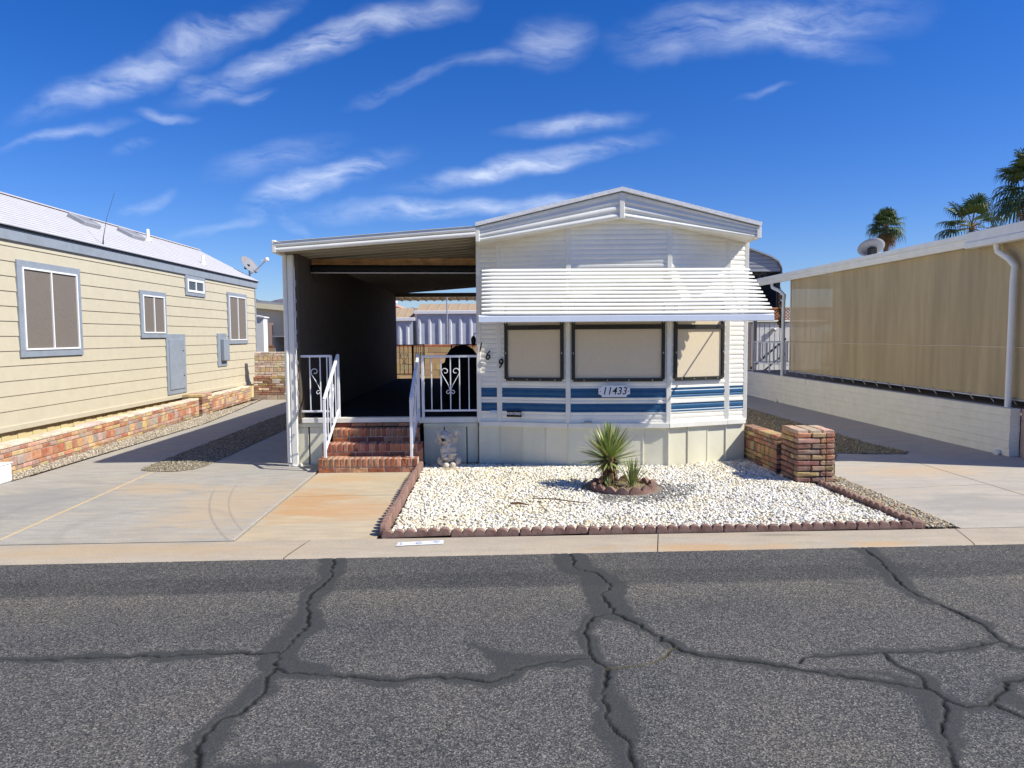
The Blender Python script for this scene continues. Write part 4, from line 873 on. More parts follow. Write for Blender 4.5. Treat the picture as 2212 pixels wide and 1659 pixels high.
def hand_rail(label, xb, xt):
    t = thing('stair_handrail', (xb,8.98,.18), label, 'handrail'); A, Bp = Vector((xb,8.965,.18)), Vector((xt,9.52,.62)); Z = lambda z: Vector((0,0,z))
    m = MB(); m.bar(A, A+Z(.73), .032, .032); m.build('lower_post', IRON, t)
    m = MB(); m.bar(Bp-Z(.05), Bp+Z(.84), .034, .034); m.build('upper_post', IRON, t)
    m = MB(); m.bar(A+Z(.735), Bp+Z(.84), .034, .03); m.build('handrail_bar', IRON, t)
    m = MB(); m.bar(A+Z(.09), Bp+Z(.12), .026, .026); m.build('bottom_rail', IRON, t)
    for s_ in (.22,.40,.58,.78):
        q = A.lerp(Bp, s_); m = MB(); m.bar(q+Z(.10), q+Z(.77), .013, .013); m.build('baluster', IRON, t)
    m = MB(); q = A.lerp(Bp, .5)
    for sg in (-1,1):
        f_ = (Bp-A).normalized(); pts = []
        for k_ in range(18): a = k_*.42; pts.append(q+Z(.58)+f_*sg*(.07+.05*math.cos(a)*(1-.04*k_))+Z(.05*math.sin(a)*(1-.04*k_)))
        m.tube([q+Z(.25),q+f_*sg*.08+Z(.42),q+f_*sg*.12+Z(.52)]+pts, .005, 6)
    m.build('scroll', IRON, t)
hand_rail('white iron stair handrail on the left side of the brick steps', -2.165, -2.105)
hand_rail('white iron stair handrail on the right side of the brick steps', -1.085, -1.045)
# covered grill and lights at back of porch
t = thing('covered_grill', (-.62,12.6,.605), 'black covered barbecue grill standing on the porch deck', 'grill')
m = MB()
for i, (z, hx, hy) in enumerate([(.605,.36,.30),(.9,.38,.31),(1.2,.38,.32),(1.24,.30,.32),(1.36,.27,.3),(1.46,.20,.24),(1.52,.10,.14),(1.535,.0,.0)]):
    for j in range(16):
        a = 2*math.pi*j/16; c_, s_ = math.cos(a), math.sin(a); k_ = max(abs(c_),abs(s_))**.75; m.v.append((-.62+hx*c_/k_, 12.6+hy*s_/k_, z+random.gauss(0,.004)))
for i in range(7):
    for j in range(16): m.f.append([i*16+j,i*16+(j+1)%16,(i+1)*16+(j+1)%16,(i+1)*16+j]); m.m.append(0); m.c.append((1,1,1)); m.sm.append(True)
m.build('cover', BLACKCOVER, t)
m = MB(); m.bbox(-.95,-.93,12.28,12.31,.9,1.0,.003); m.build('handle', STEEL, t)
t = thing('porch_floodlight', (-.36,16.5,2.78), 'small black floodlight under the rear of the porch ceiling', 'lamp')
m = MB(); m.bbox(-.42,-.30,16.45,16.55,2.72,2.93,.01); m.build('housing', BLACK, t); m = MB(); m.bbox(-.405,-.315,16.40,16.45,2.62,2.73,.008); m.build('lamp_head', BLACK, t)
t = thing('wall_lantern', (-.3,10.6,1.62), 'small black lantern on the house wall beside the porch', 'lamp')
m = MB(); m.bbox(-.29,-.262,10.58,10.62,1.50,1.80,.003); m.tube([(-.29,10.6,1.72),(-.33,10.6,1.74),(-.345,10.6,1.68)], .006, 6); m.build('bracket', BLACK, t)
m = MB(); m.lathe([(.0,.0),(.03,.01),(.038,.1),(.02,.14),(.0,.15)], (-.345,10.6,1.55)); m.build('lantern_glass', BLACK, t)
# rear iron gates on deck
def iron_gate(label, x0, x1, y0, y1, zb, zt, nb_):
    t = thing('iron_gate', (x0,y0,zb), label, 'gate'); A, Bp = Vector((x0,y0,0)), Vector((x1,y1,0)); Z = lambda z: Vector((0,0,z))
    m = MB()
    for p in (A,Bp): m.bar(p+Z(zb-.1), p+Z(zt), .03, .03)
    for z in (zb,zt): m.bar(A+Z(z), Bp+Z(z), .025, .025)
    m.build('gate_frame', BLACK, t)
    for i in range(1, nb_):
        q = A.lerp(Bp, i/nb_); m = MB(); m.bar(q+Z(zb), q+Z(zt), .014, .014); m.build('baluster', BLACK, t)
    m = MB(); q = A.lerp(Bp,.5); heart(m, q.x, q.y, (zb+zt)/2+.03, .13, 0, .005); m.build('scroll', BLACK, t)
iron_gate('black iron gate with heart scroll at the far left end of the porch deck', -2.62, -2.19, 18.58, 18.58, .72, 1.47, 4)
iron_gate('black iron gate leaf swung open at the far end of the porch', -2.17, -1.98, 18.62, 19.5, .72, 1.47, 6)
iron_gate('black iron gate partly hidden behind the covered grill', -1.18, -.35, 18.58, 18.58, .72, 1.47, 6)
# ------------------------------------------------------------------ dog statue
sb = Vector((-.615, 9.2, .0)); S = .00041
def DP(cx, cy, dy=0.): return Vector((-.615+(cx-740)*S, 9.2+dy, max(.0,(1505-cy)*S)))
m = MB()
def el(cx, cy, rx, rz, dy=0., ry=None, rot=0.):
    R = Matrix.Rotation(rot, 3, 'Y'); m.sphere(DP(cx,cy,dy), (rx*S, (ry or rx)*S, rz*S), 0, 16, 10, rot=R)
el(700,1130,235,260,.02); el(690,930,215,230,.02); el(650,740,165,170,.015); el(600,560,190,150,.0); el(560,420,140,90,.01)
el(500,470,95,70,-.06,120); el(475,500,55,50,-.085); el(700,560,90,180,-.01); el(580,665,75,50,-.055,100)
el(900,430,110,170,.01,50,.35); el(960,520,75,110,.01,45,.2); el(850,640,75,120,.005,50,-.1); el(930,590,60,90,.0,40)
el(390,420,45,160,.0,45,-.15); el(395,600,45,130,.0,45); el(430,690,60,110,.01,45)
el(530,930,100,170,-.05,90); el(560,1080,85,80,-.075); el(610,1170,100,48,-.095,70); el(850,920,100,110,-.05,90); el(860,1050,105,55,-.085,70)
el(430,1290,95,140,-.02,140,-.35); el(980,1290,105,150,-.02,140,.35); el(620,1400,108,105,-.09,90); el(830,1390,100,105,-.09,90); el(540,1420,90,80,-.03,120); el(900,1420,90,80,-.03,120)
random.seed(11)
for i in range(60):   # tufts of carved fur
    cx, cy = random.choice([(600,640),(900,430),(690,860),(700,560),(390,520),(870,640),(980,480)]); m.sphere(DP(cx+random.gauss(0,55), cy+random.gauss(0,80), -.045-.02*random.random() if cx < 800 and cx > 420 else random.uniform(-.02,.0)), (22*S,22*S,50*S), 0, 8, 6, rot=Matrix.Rotation(random.gauss(0,.3),3,'Y'))
tmp = m.build('dog_tmp', STATUE)
md = tmp.modifiers.new('r', 'REMESH'); md.mode = 'VOXEL'; md.voxel_size = .0045; md.use_smooth_shade = True
md2 = tmp.modifiers.new('s', 'SMOOTH'); md2.factor = .5; md2.iterations = 3
bpy.context.view_layer.update(); dme = D.meshes.new_from_object(tmp.evaluated_get(bpy.context.evaluated_depsgraph_get())); D.objects.remove(tmp)
ds = thing('dog_statue', sb, 'weathered stone dog statue sitting up with fluffy ears against the skirting', 'statue')
dme.transform(Matrix.Translation(-sb)); dme.name = 'body'; dme.materials.clear(); dme.materials.append(STATUE); o = D.objects.new('body', dme); COL.objects.link(o); o.parent = ds; WB[o.name] = sb
m = MB(); q = DP(535,597,-.092); m.prism([DP(468,558,-.082),DP(520,568,-.09),DP(615,600,-.075),DP(520,640,-.088),DP(500,628,-.088)], (0,-.012,0), (0,.03,0)); m.build('mouth', MOUTH, ds, fixn=True)
m = MB(); m.sphere(DP(455,478,-.125), .011, 0, 8, 6); m.build('nose', STATUE, ds)
# stone the statue sits by
m = MB(); m.sphere((-.60,9.0,.0), (.16,.07,.035), 0, 18, 8); tag(m.build('flat_stone', M('tan_stone', (.42,.33,.22), .9, .15, 20, .4, 60), base=(-.6,9.0,0)), 'flat tan stone half buried in the gravel before the dog statue', 'stone')
random.seed(21)
# ------------------------------------------------------------------ left neighbour house
lh = thing('cream_house', (-8.5,15,0), 'cream lap sided park home with white shingle roof and grey trim on the left', 'house')
LX = -6.9; YN, YF = 5.5, 20.72
m = MB(); z = .47; i = 0
while z < 3.10:
    zt = min(z+.212, 3.12); m.add([(LX+.014,YN,z),(LX+.014,YF,z),(LX+.001,YF,zt),(LX+.001,YN,zt)], [(0,1,2,3)]); m.add([(LX-.01,YN,z),(LX-.01,YF,z),(LX+.014,YF,z),(LX+.014,YN,z)], [(0,1,2,3)]); z = zt
m.add([(LX,YF,.4),(LX-3.3,YF,.4),(LX-3.3,YF,3.12),(LX-1.62,YF,4.05),(LX,YF,3.12)], [(0,1,2,3,4)]); m.build('siding', SIDE_Y, lh)
m = MB()
m.bbox(LX-.02,LX+.035,YN,YF,.39,.475,.008); m.build('base_board', SIDE_Y, lh)
m = MB()
for i in range(90):
    y = YN+i*.17; m.box(LX-.055,LX-.04+(.012 if i % 2 else 0),y,y+.168,0,.40)
m.build('skirting', YELSKIRT, lh)
m = MB(); m.bbox(LX+.0,LX+.045,YN,YF+.12,3.09,3.265,.006); m.build('eave_fascia', GREYTRIM, lh)
m = MB(); m.bbox(LX+.03,LX+.075,YN,YF+.16,3.262,3.29,.003); m.build('drip_edge', BLACK, lh)
m = MB(); m.bbox(LX-.02,LX+.025,YF-.05,YF+.03,.4,3.1,.004); m.build('corner_board', GREYTRIM, lh)
m = MB(); nr = 15; x0_, z0_, x1_, z1_ = LX+.085, 3.29, -8.52, 4.19
for i in range(nr):
    t0, t1 = i/nr, (i+1)/nr; xa, za, xb, zb_ = lerp(x0_,x1_,t0), lerp(z0_,z1_,t0), lerp(x0_,x1_,t1), lerp(z0_,z1_,t1)
    m.prism([(xa,YN,za),(xa,YF+.2,za),(xb-.02,YF+.2,zb_+.002),(xb-.02,YN,zb_+.002)], (0,0,0), (.002,0,.012)); m.add([(xa+.004,YN,za-.004),(xa+.004,YF+.2,za-.004),(xa+.004,YF+.2,za+.011),(xa+.004,YN,za+.011)], [(0,1,2,3)], 1)
m.add([(x1_,YN,z1_+.01),(x1_,YF+.2,z1_+.01),(-10.3,YF+.2,3.28),(-10.3,YN,3.28)], [(0,1,2,3)]); m.bar((x1_,YN,z1_+.015),(x1_,YF+.2,z1_+.015), .12, .02); m.build('roof', [SHINGLE, GREYMETAL], lh)
def lwin(y0, y1, z0, z1, tw=.09, mull=1, small=False):
    fr = MB()
    for a in ((y0,y1,z0,z0+tw),(y0,y1,z1-tw,z1),(y0,y0+tw,z0+tw,z1-tw),(y1-tw,y1,z0+tw,z1-tw)): fr.bbox(LX+.005,LX+.038,a[0]+(.0),a[1],a[2],a[3],.003)
    f_ = fr.build('window_trim', GREYTRIM, lh); a0, a1, b0, b1 = y0+tw, y1-tw, z0+tw, z1-tw; w = MB(); fw = .028 if not small else .05
    for a in ((a0,a1,b0,b0+fw),(a0,a1,b1-fw,b1),(a0,a0+fw,b0+fw,b1-fw),(a1-fw,a1,b0+fw,b1-fw),((a0+a1)/2-fw*.4,(a0+a1)/2+fw*.4,b0+fw,b1-fw)): w.bbox(LX+.02,LX+.052,a[0],a[1],a[2],a[3],.003)
    w.build('window_frame', WHITEPL, f_); p = MB(); p.add([(LX+.03,a0,b0),(LX+.03,a1,b0),(LX+.03,a1,b1),(LX+.03,a0,b1)], [(0,1,2,3)]); p.build('window_screen' if not small else 'pane', SCREEN if not small else GLASSDK, f_)
lwin(10.50,12.06,1.43,2.84,.10); lwin(14.04,15.12,1.70,2.63); lwin(16.10,17.16,2.64,3.09,.08,small=True); lwin(18.55,19.95,1.53,2.86)
m = MB(); m.bbox(LX+.005,LX+.035,15.07,15.97,.50,1.78,.004); m.bbox(LX+.03,LX+.055,15.16,15.88,.60,1.67,.006)
m2 = MB()
pn = m.build('electric_panel', GREYTRIM, lh)
for z in (.88,1.42): m2 = MB(); m2.sphere((LX+.06,15.80,z), .014, 0, 8, 6); m2.build('latch', BLACK, pn)
m = MB(); m.bbox(LX+.005,LX+.035,17.81,18.40,.98,1.80,.004); mt = m.build('meter_backboard', GREYTRIM, lh); m = MB(); m.bbox(LX+.035,LX+.13,17.98,18.33,1.12,1.66,.012); m.build('meter_box', GREYTRIM, mt)
def roofpt(t_): return (lerp(x0_,x1_,t_), lerp(z0_,z1_,t_))
for (y, t_) in ((14.3,.70),(16.1,.70)):
    x, z = roofpt(t_); m = MB(); nn = Vector((.47,0,.88)).normalized(); al = Vector((-.88,0,.47)); R = np.array([[al.x,0,nn.x],[0,1,0],[al.z,0,nn.z]])
    m.rbox((x,y,z+.05), (.19,.28,.055), .02, rot=R); sk = m.build('skylight', GREYMETAL, lh); m = MB(); m.rbox(Vector((x,y,z+.045))+nn*.055, (.15,.24,.012), .008, rot=R); m.build('skylight_dome', DISHGREY, sk)
for (y, t_, h) in ((17.0,.74,.26),(17.9,.22,.22)):
    x, z = roofpt(t_); m = MB(); m.lathe([(.09,-.02),(.06,.03),(.035,.1),(.033,h),(.0,h)], (x,y,z), n=14); m.build('vent_pipe', W_PAINT, lh)
x, z = roofpt(.06); m = MB(); m.tube([(x,12.9,z),(x,12.92,z+.12),(x-.02,13.1,z+.5),(x-.05,13.45,z+1.0)], [.014,.007,.003,.0025], 8); m.build('whip_antenna', BLACK, lh)
# satellite dish on the left house
def dish(label, c, n_dir, R, arm_dir, base, lnb=True):
    t = thing('satellite_dish', base, label, 'satellite dish'); n_ = Vector(n_dir).normalized(); c = Vector(c)
    m = MB(); m.lathe([(.001,-.05*R/.38),(R*.35,-.043*R/.38),(R*.7,-.02*R/.38),(R,.02*R/.38),(R*.985,.032*R/.38),(R*.7,-.005*R/.38),(R*.35,-.03*R/.38),(.001,-.036*R/.38)], c, n_, 28); m.build('reflector', DISHGREY, t)
    m = MB(); m.tube([Vector(base), Vector((base[0],base[1],c.z-.08)), c-n_*.08], .025, 10); m.build('mast', STEEL, t); m = MB(); m.rbox(c-n_*.09, (.07,.06,.07), .012); m.build('mount_bracket', BLACK, t)
    if lnb:
        e = c+Vector(arm_dir); m = MB(); m.tube([c-Vector((0,0,R*.95)), c.lerp(e,.5)-Vector((0,0,R*.55)), e], .016, 8); m.build('feed_arm', STEEL, t)
        m = MB(); m.sphere(e, .065, 0, 10, 8); m.tube([e, e-Vector(arm_dir).normalized()*.16], .03, 10); m.build('receiver', WHITEPL, t)
dish('grey satellite dish with a long feed arm at the far end of the cream house', (-7.12,21.0,3.78), (.78,-.30,.58), .30, (.54,-.1,.14), (-7.12,21.0,3.25))
# yellow house behind, white cabinet, grey box
yh = thing('yellow_house', (-8.6,27,0), 'pale yellow house with a grey roof behind the tall brick wall', 'house')
m = MB(); m.box(-9.6,-4.5,26,33,0,2.72); m.box(-7.55,-7.15,25.8,26,0,2.65); m.build('wall', YHOUSE, yh)
m = MB(); m.prism([(-9.9,25.95,3.02),(-4.2,25.95,2.42),(-4.2,25.95,2.58),(-9.9,25.95,3.16)], (0,0,0), (0,8,0)); m.build('roof', GREYMETAL, yh); m = MB(); m.prism([(-9.9,25.85,2.88),(-4.2,25.85,2.28),(-4.2,25.85,2.52),(-9.9,25.85,3.04)], (0,0,0), (0,.09,0)); m.build('fascia', YHOUSE, yh)
m = MB(); m.bbox(-8.35,-8.05,25.96,26.0,1.4,2.2,.004); m.build('window', PINK, yh)
t = thing('water_heater_cabinet', (-7.05,21.6,0), 'narrow white cabinet standing at the far corner of the cream house', 'cabinet')
m = MB(); m.bbox(-7.13,-6.90,21.45,21.8,0,2.28,.01); m.build('cabinet_body', WHITEPL, t); m = MB(); m.prism([(-7.17,21.4,2.31),(-6.86,21.4,2.27),(-6.86,21.4,2.30),(-7.17,21.4,2.36)], (0,0,0), (0,.45,0)); m.build('cabinet_roof', WHITEPL, t)
t = thing('open_storage_bin', (-6.2,23,0), 'grey open fronted storage bin behind the tall brick wall', 'storage bin')
m = MB(); m.box(-7.0,-6.96,22.7,23.6,0,1.70); m.box(-6.96,-5.4,23.55,23.6,0,1.70); m.box(-5.4,-5.36,22.7,23.6,0,1.70); m.build('bin_body', GREYMETAL, t); m = MB(); m.box(-7.03,-5.33,22.6,23.65,1.70,1.74); m.build('bin_lid', GREYMETAL, t)
t = thing('utility_box', (-6.1,8.35,0), 'plain white box at the left edge beside the low brick wall', 'box')
m = MB(); m.bbox(-6.3,-5.82,8.28,8.62,0,.215,.012); m.build('box_body', WHITEPL, t); m = MB(); m.bbox(-6.31,-5.81,8.27,8.63,.215,.232,.006); m.build('lid', WHITEPL, t)
# ------------------------------------------------------------------ right neighbour
rh = thing('screened_house', (9.5,14,0), 'house with a brown sun screened porch over white block on the right', 'house')
RX = 7.1; m = MB()
blocks = [(.11,3.2,[(.80,.76,.645)])]*6
brick_run(m, (RX,20.5), (RX,9.53), -.0001-.14, blocks, [(.68,.66,.60)], 1, joint=.004, jit=.0008, ch=.003)
m.build('block_base', [W_BLOCK, W_BLOCK], rh)
m = MB(); m.bbox(RX,RX+.2,9.2,9.52,0,.66,.004); m.build('end_pier', PINK, rh)
m = MB(); a0 = .0; N = 24; vs = []
for j in range(N+1):
    y = lerp(17.36, 8.6, j/N)
    for z in np.linspace(.76, 2.99, 12): vs.append((RX+.06+.006*math.sin(y*5+z*3)+.004*math.sin(y*13), y, z+(0 if z > .8 else .012*math.sin(y*9))))
m.add(vs, [(j*12+k_, (j+1)*12+k_, (j+1)*12+k_+1, j*12+k_+1) for j in range(N) for k_ in range(11)], 0, None, True); m.build('shade_screen', SCREENCLOTH, rh)
m = MB(); m.tube([(RX+.05,17.37,.78),(RX+.05,8.6,.76)], .016, 8); m.tube([(RX+.05,17.37,.76),(RX+.05,17.37,3.0)], .018, 8); m.tube([(RX+.12,14.9,.8),(RX+.12,14.9,3.0)], .03, 8); m.tube([(RX+.10,17.36,1.50),(RX+.10,8.6,1.50)], .015, 8); m.build('screen_pole', STEEL, rh)
m = MB(); m.tube([(RX+.052+.004*math.sin(y*5),y,1.49+.004*math.sin(y*3)) for y in np.linspace(17.36,8.6,40)], .007, 6); m.build('screen_seam', FABRIC, rh)
for i in range(17):
    y = 17.0-i*.45; m = MB(); m.tube([(RX+.045,y,.80),(RX+.02,y-.06,.775),(RX+.05,y-.12,.70)], .006, 5); m.build('lacing_hook', STEEL, rh)
m = MB(); m.box(RX+.02,11.5,8.6,20.5,.60,.655); m.build('deck', M('grey_deck', (.25,.22,.19), .8, .1, 6), rh)
m = MB(); m.box(9.6,9.7,8.6,20.4,.66,3.45); m.box(8.35,9.6,17.38,17.45,.66,3.22); m.box(RX+.06,8.35,17.38,17.45,2.78,3.1); m.box(RX+.15,9.6,8.55,8.6,.66,3.1); m.build('porch_wall', M('porch_wall_paint', (.5,.42,.3), .7, .05, 4), rh)
m = MB(); m.prism([(RX-.05,8.4,3.03),(RX-.05,20.6,3.06),(12,20.6,3.75),(12,8.4,3.75)], (0,0,0), (0,0,.10)); m.build('roof', W_ROOF, rh)
def gut(y0, y1, zb, zt, x, name):
    m = MB(); prof = [(0,zb),(-.05,zb),(-.075,lerp(zb,zt,.3)),(-.075,lerp(zb,zt,.5)),(-.10,lerp(zb,zt,.62)),(-.10,zt),(-.085,zt),(0,zt)]
    vs = [(x+a,y0,z) for a, z in prof]+[(x+a,y1,z+.02) for a, z in prof]; n_ = len(prof); m.add(vs, [(j,(j+1)%n_,n_+(j+1)%n_,n_+j) for j in range(n_)]); m.add(vs[:n_], [tuple(range(n_))]); m.add(vs[n_:], [tuple(range(n_))[::-1]]); m.build(name, W_PAINT, rh, fixn=True)
gut(10.55,20.7,2.965,3.155,RX+.0,'gutter')
m = MB(); m.bbox(RX-.16,RX-.02,8.4,10.6,2.93,3.02,.008); m.bbox(RX-.14,RX-.02,8.4,10.58,3.02,3.165,.008); m.build('front_fascia', W_PAINT, rh)
for (y, yj, zt) in ((10.05,9.74,2.93),(18.3,17.62,2.97)):
    m = MB(); m.tube([(RX-.06,y,zt),(RX-.05,y-.02,zt-.1),(RX-.03,lerp(y,yj,.7),zt-.22),(RX-.01,yj,zt-.33),(RX-.025,yj,zt-.5),(RX-.03,yj,.14),(RX-.08,yj,.06),(RX-.2,yj-.03,.03)], .042, 12); m.build('downspout', W_PAINT, rh)
m = MB(); m.bar((RX-.012,15.56,.10),(RX-.012,15.56,.46), .012, .012); m.bar((RX-.012,15.56,.46),(RX-.012,16.8,.46), .008, .008); m.bar((RX-.012,16.8,.10),(RX-.012,16.8,.46), .008, .008); m.build('access_hatch', BRONZE, rh)
# deck railing at the far end
t = thing('deck_railing', (7.14,18.6,.66), 'pale deck railing beyond the brown screen of the right hand house', 'railing')
m = MB(); m.bar((7.14,17.5,1.47),(7.14,19.75,1.47), .05, .035); m.bar((7.14,17.5,.92),(7.14,19.75,.92), .04, .03); m.bar((7.14,19.75,1.47),(8.3,19.75,1.47), .05, .035); m.bar((7.14,19.75,.92),(8.3,19.75,.92), .04, .03); m.build('rail', IRON, t)
for i in range(9):
    m = MB(); y = 17.6+i*.26; m.bar((7.14,y,.70 if i % 4 == 0 else .92),(7.14,y,1.46), .035, .02); m.build('baluster', IRON, t)
for i in range(6):
    m = MB(); x = 7.3+i*.19; m.bar((x,19.75,.92),(x,19.75,1.46), .03, .03); m.build('baluster', IRON, t)
m = MB(); m.bar((7.14,19.75,.66),(7.14,19.75,3.0), .09, .09); m.build('porch_post', STEEL, t)
t = thing('stair_rail', (7.05,20.6,.6), 'black sloping stair rail behind the pale deck railing', 'handrail')
m = MB(); m.bar((7.55,21.2,.66),(8.6,21.2,1.55), .05, .05); m.bar((7.55,21.2,.26),(8.6,21.2,1.12), .04, .04); m.build('sloping_bar', BLACK, t)
m = MB(); m.bar((6.95,20.9,.7),(7.35,20.9,1.45), .05, .05); m.bar((6.95,20.9,.30),(7.35,20.9,.95), .05, .05); m.build('lower_bar', BLACK, t)
# white shed wall, lattice, gourds, grey carport
t = thing('white_shed', (8.2,22.6,0), 'low white ribbed shed behind the right hand porch', 'shed')
m = MB(); m.box(6.6,7.9,22.2,22.25,0,2.05); m.box(7.9,8.02,22.15,22.25,0,2.05,1)
for i in range(13): m.box(8.02+i*.16,8.15+i*.16,22.18,22.25,0,2.03); m.box(8.15+i*.16,8.18+i*.16,22.21,22.25,0,2.03)
m.box(6.6,10.1,22.25,24.2,0,2.0); m.build('wall', [WHITEPL,PINK], t); m = MB(); m.bbox(6.5,10.2,22.13,24.3,2.05,2.11,.01); m.build('roof', W_PAINT, t); m = MB(); m.sphere((8.6,22.12,1.82), (.09,.06,.06), 0, 10, 8); m.bar((8.45,22.12,1.82),(8.6,22.12,1.82), .03,.03); m.build('wall_lamp', STEEL, t)
t = thing('lattice_panel', (8.3,24.6,2.0), 'orange wooden lattice panel standing above the white shed', 'lattice')
m = MB()
for i in range(48):
    x = 6.3+i*.11; m.bar((x,24.6,2.0),(x+.55,24.6,2.55), .012, .035); m.bar((x+.55,24.62,2.0),(x,24.62,2.55), .012, .035)
m.build('lattice_strips', LATTICE, t); m = MB(); m.bar((6.2,24.6,2.57),(12.2,24.6,2.57), .05, .05); m.build('top_rail', LATTICE, t)
t = thing('gourd_string', (8.2,20.2,3.0), 'string of dried brown gourds hanging at the porch end', 'garden ornament')
m = MB(); m.tube([(8.02,20.2,3.0),(8.02,20.2,2.0)], .006, 6); m.build('cord', BLACK, t)
for i, (dx_, z, r) in enumerate([(.02,2.72,.075),(-.02,2.58,.06),(.03,2.50,.075),(-.04,2.36,.07),(.0,2.26,.06),(.02,2.12,.085),(-.03,2.0,.07),(.02,1.9,.06)]):
    m = MB(); m.lathe([(.0,-r),(r*.8,-r*.6),(r,0),(r*.75,r*.55),(r*.35,r*.9),(.005,r*1.2)], (8.02+dx_,20.2-.02,z), n=12); m.build('gourd', GOURD, t)
gc = thing('metal_carport', (8,27,0), 'grey arched metal carport roof rising behind the mobile home', 'carport')
def arch(t_): # cross section x,z from left eave to right
    a = [(5.2,4.2),(6.2,4.75),(7.2,5.05),(8.2,4.98),(9.2,4.78),(9.9,4.52),(10.2,4.34),(10.33,4.1),(10.34,3.9)]; return a
A_ = arch(0); yc0, yc1 = 26.0, 33.
m = MB(); n_ = len(A_); vs = [(x,yc0-.1,z) for x, z in A_]+[(x,yc1,z) for x, z in A_]; m.add(vs, [(j,j+1,n_+j+1,n_+j) for j in range(n_-1)], 0, None, True); m.add([(x,y,z-.05) for x, y, z in vs], [(j,j+1,n_+j+1,n_+j) for j in range(n_-1)], 0, None, True); m.add([(x,yc0-.1,z) for x, z in A_]+[(x,yc0-.1,z-.06) for x, z in A_], [(j,j+1,n_+j+1,n_+j) for j in range(n_-1)]); m.build('roof', GREYMETAL, gc)
m = MB(); 
def topz(x):
    for (a, b_) in zip(A_, A_[1:]):
        if a[0] <= x <= b_[0]: return lerp(a[1],b_[1],(x-a[0])/(b_[0]-a[0]))
    return 3.9
for r_ in range(8):
    z0_ = 3.95+r_*.14; xs_ = np.linspace(5.2,10.3,40)
    for xa, xb in zip(xs_, xs_[1:]):
        za, zb_ = min(z0_+.13, topz(xa)-.06), min(z0_+.13, topz(xb)-.06)
        if za > z0_ or zb_ > z0_: m.add([(xa,yc0-.015*(1),z0_),(xb,yc0-.015,z0_),(xb,yc0,max(z0_,zb_)),(xa,yc0,max(z0_,za))], [(0,1,2,3)])
m.build('gable_panel', GREYMETAL, gc)
m = MB(); m.box(10.24,10.3,26.2,33,0,3.95); m.box(5.2,10.24,32.9,33,0,4.3); m.box(5.15,5.2,26.2,33,0,4.2); m.build('added_shade_panel', SHADE_NAVY, gc); m = MB()  # back and side panels added, painted dark, so the carport inside reads as shade
m.bar((9.55,26.05,0),(9.55,26.05,3.97), .08, .08); m.bar((10.27,26.05,0),(10.27,26.05,3.95), .08, .08); m.bar((9.55,26.05,3.6),(9.9,26.05,3.95), .06, .06); m.build('post', BLACK, gc)
dish('grey satellite dish seen from behind on the screened house roof', (7.38,14.1,3.37), (.08,.60,.78), .25, (0,0,0), (7.42,14.1,3.12), False)
t = thing('roof_vent', (7.72,14.5,3.2), 'small pale vent on the screened house roof beside the dish', 'vent')
m = MB(); m.lathe([(.05,-.05),(.05,.2),(.07,.24),(.06,.3),(0,.32)], (7.72,14.5,3.2), n=12); m.build('pipe', W_PAINT, t)
t = thing('roof_cooler', (12.5,19.5,3.6), 'grey box vent on the far roof in front of the middle palm', 'vent')
m = MB(); m.bbox(12.3,12.9,18.6,19.4,3.85,4.20,.03); m.build('box', GREYMETAL, t)
# ------------------------------------------------------------------ rear yard seen through the porch
m = MB(); brick_run(m, (-9,25), (4,25), .2, [(.2,.4)]*6+[(.09,.4,[(.45,.17,.08)])], [(.5,.34,.17),(.53,.37,.19),(.48,.33,.17)], 1, joint=.009, jit=.001, ch=.006, z=.12)
tag(m.build('block_wall', [TANBLOCK,MORTAR], base=(-2,25,0)), 'tan concrete block wall with red cap course behind the porch', 'block wall')
def shed(label, x0, x1, y, zw, zr, dep, ns):
    t = thing('metal_shed', ((x0+x1)/2,y,0), label, 'shed'); m = MB(); m.box(x0+.03,x1-.03,y+.02,y+dep,0,zw)
    w = (x1-x0)/ns
    for i in range(ns): m.prism([(x0+i*w,y,0),(x0+i*w+.05,y-.04,0),(x0+i*w+.11,y-.04,0),(x0+i*w+.16,y,0)], (0,0,.0), (0,0,zw-.12))
    m.add([(x0,y+.005,0),(x1,y+.005,0),(x1,y+.005,zw),(x0,y+.005,zw)], [(0,1,2,3)]); m.build('wall', BLUESHED, t)
    m = MB(); m.prism([(x0-.08,y-.06,zw+.02),(x1+.08,y-.06,zw+.02),(x1-.05,y+dep*.5,zr),(x0+.15,y+dep*.5,zr)], (0,0,0), (0,0,.03))
    for i in range(ns+1): m.bar((x0+i*w,y-.06,zw+.05),(x0+.1+i*w*.97,y+dep*.5,zr+.03), .05, .03)
    m.build('roof', TANROOF, t); m = MB(); m.bbox(x0-.09,x1+.09,y-.10,y-.065,zw-.03,zw+.09,.01); m.build('eave_trim', WHITEPL, t)
shed('small pale metal shed with a tan roof behind the block wall', -4.5, -3.06, 26.3, 2.28, 2.72, 1.6, 5)
shed('long grey ribbed metal shed with tan roof behind the block wall', -2.93, 1.6, 26.4, 2.53, 2.88, 1.7, 12)
t = thing('patio_cover', (-2,30,0), 'tan flat patio roof rising above the roofs of the metal sheds', 'patio roof')
m = MB()
for i in range(22): m.box(-5.5+i*.35,-5.16+i*.35,28.6,31.4,3.24,3.28); m.box(-5.5+i*.35,-5.46+i*.35,28.6,31.4,3.20,3.24)
m.build('roof_pan', TANROOF, t); m = MB(); 
for x in (-5.3,2.0): m.bar((x,31.2,0),(x,31.2,3.2), .08, .08)
m.build('post', STEEL, t)
m = MB(); m.tube([(-1.79,26.0,0),(-1.79,26.0,3.08)], .025, 10); m.bar((-1.79,26.0,3.07),(-1.70,26.0,3.07), .03, .03)
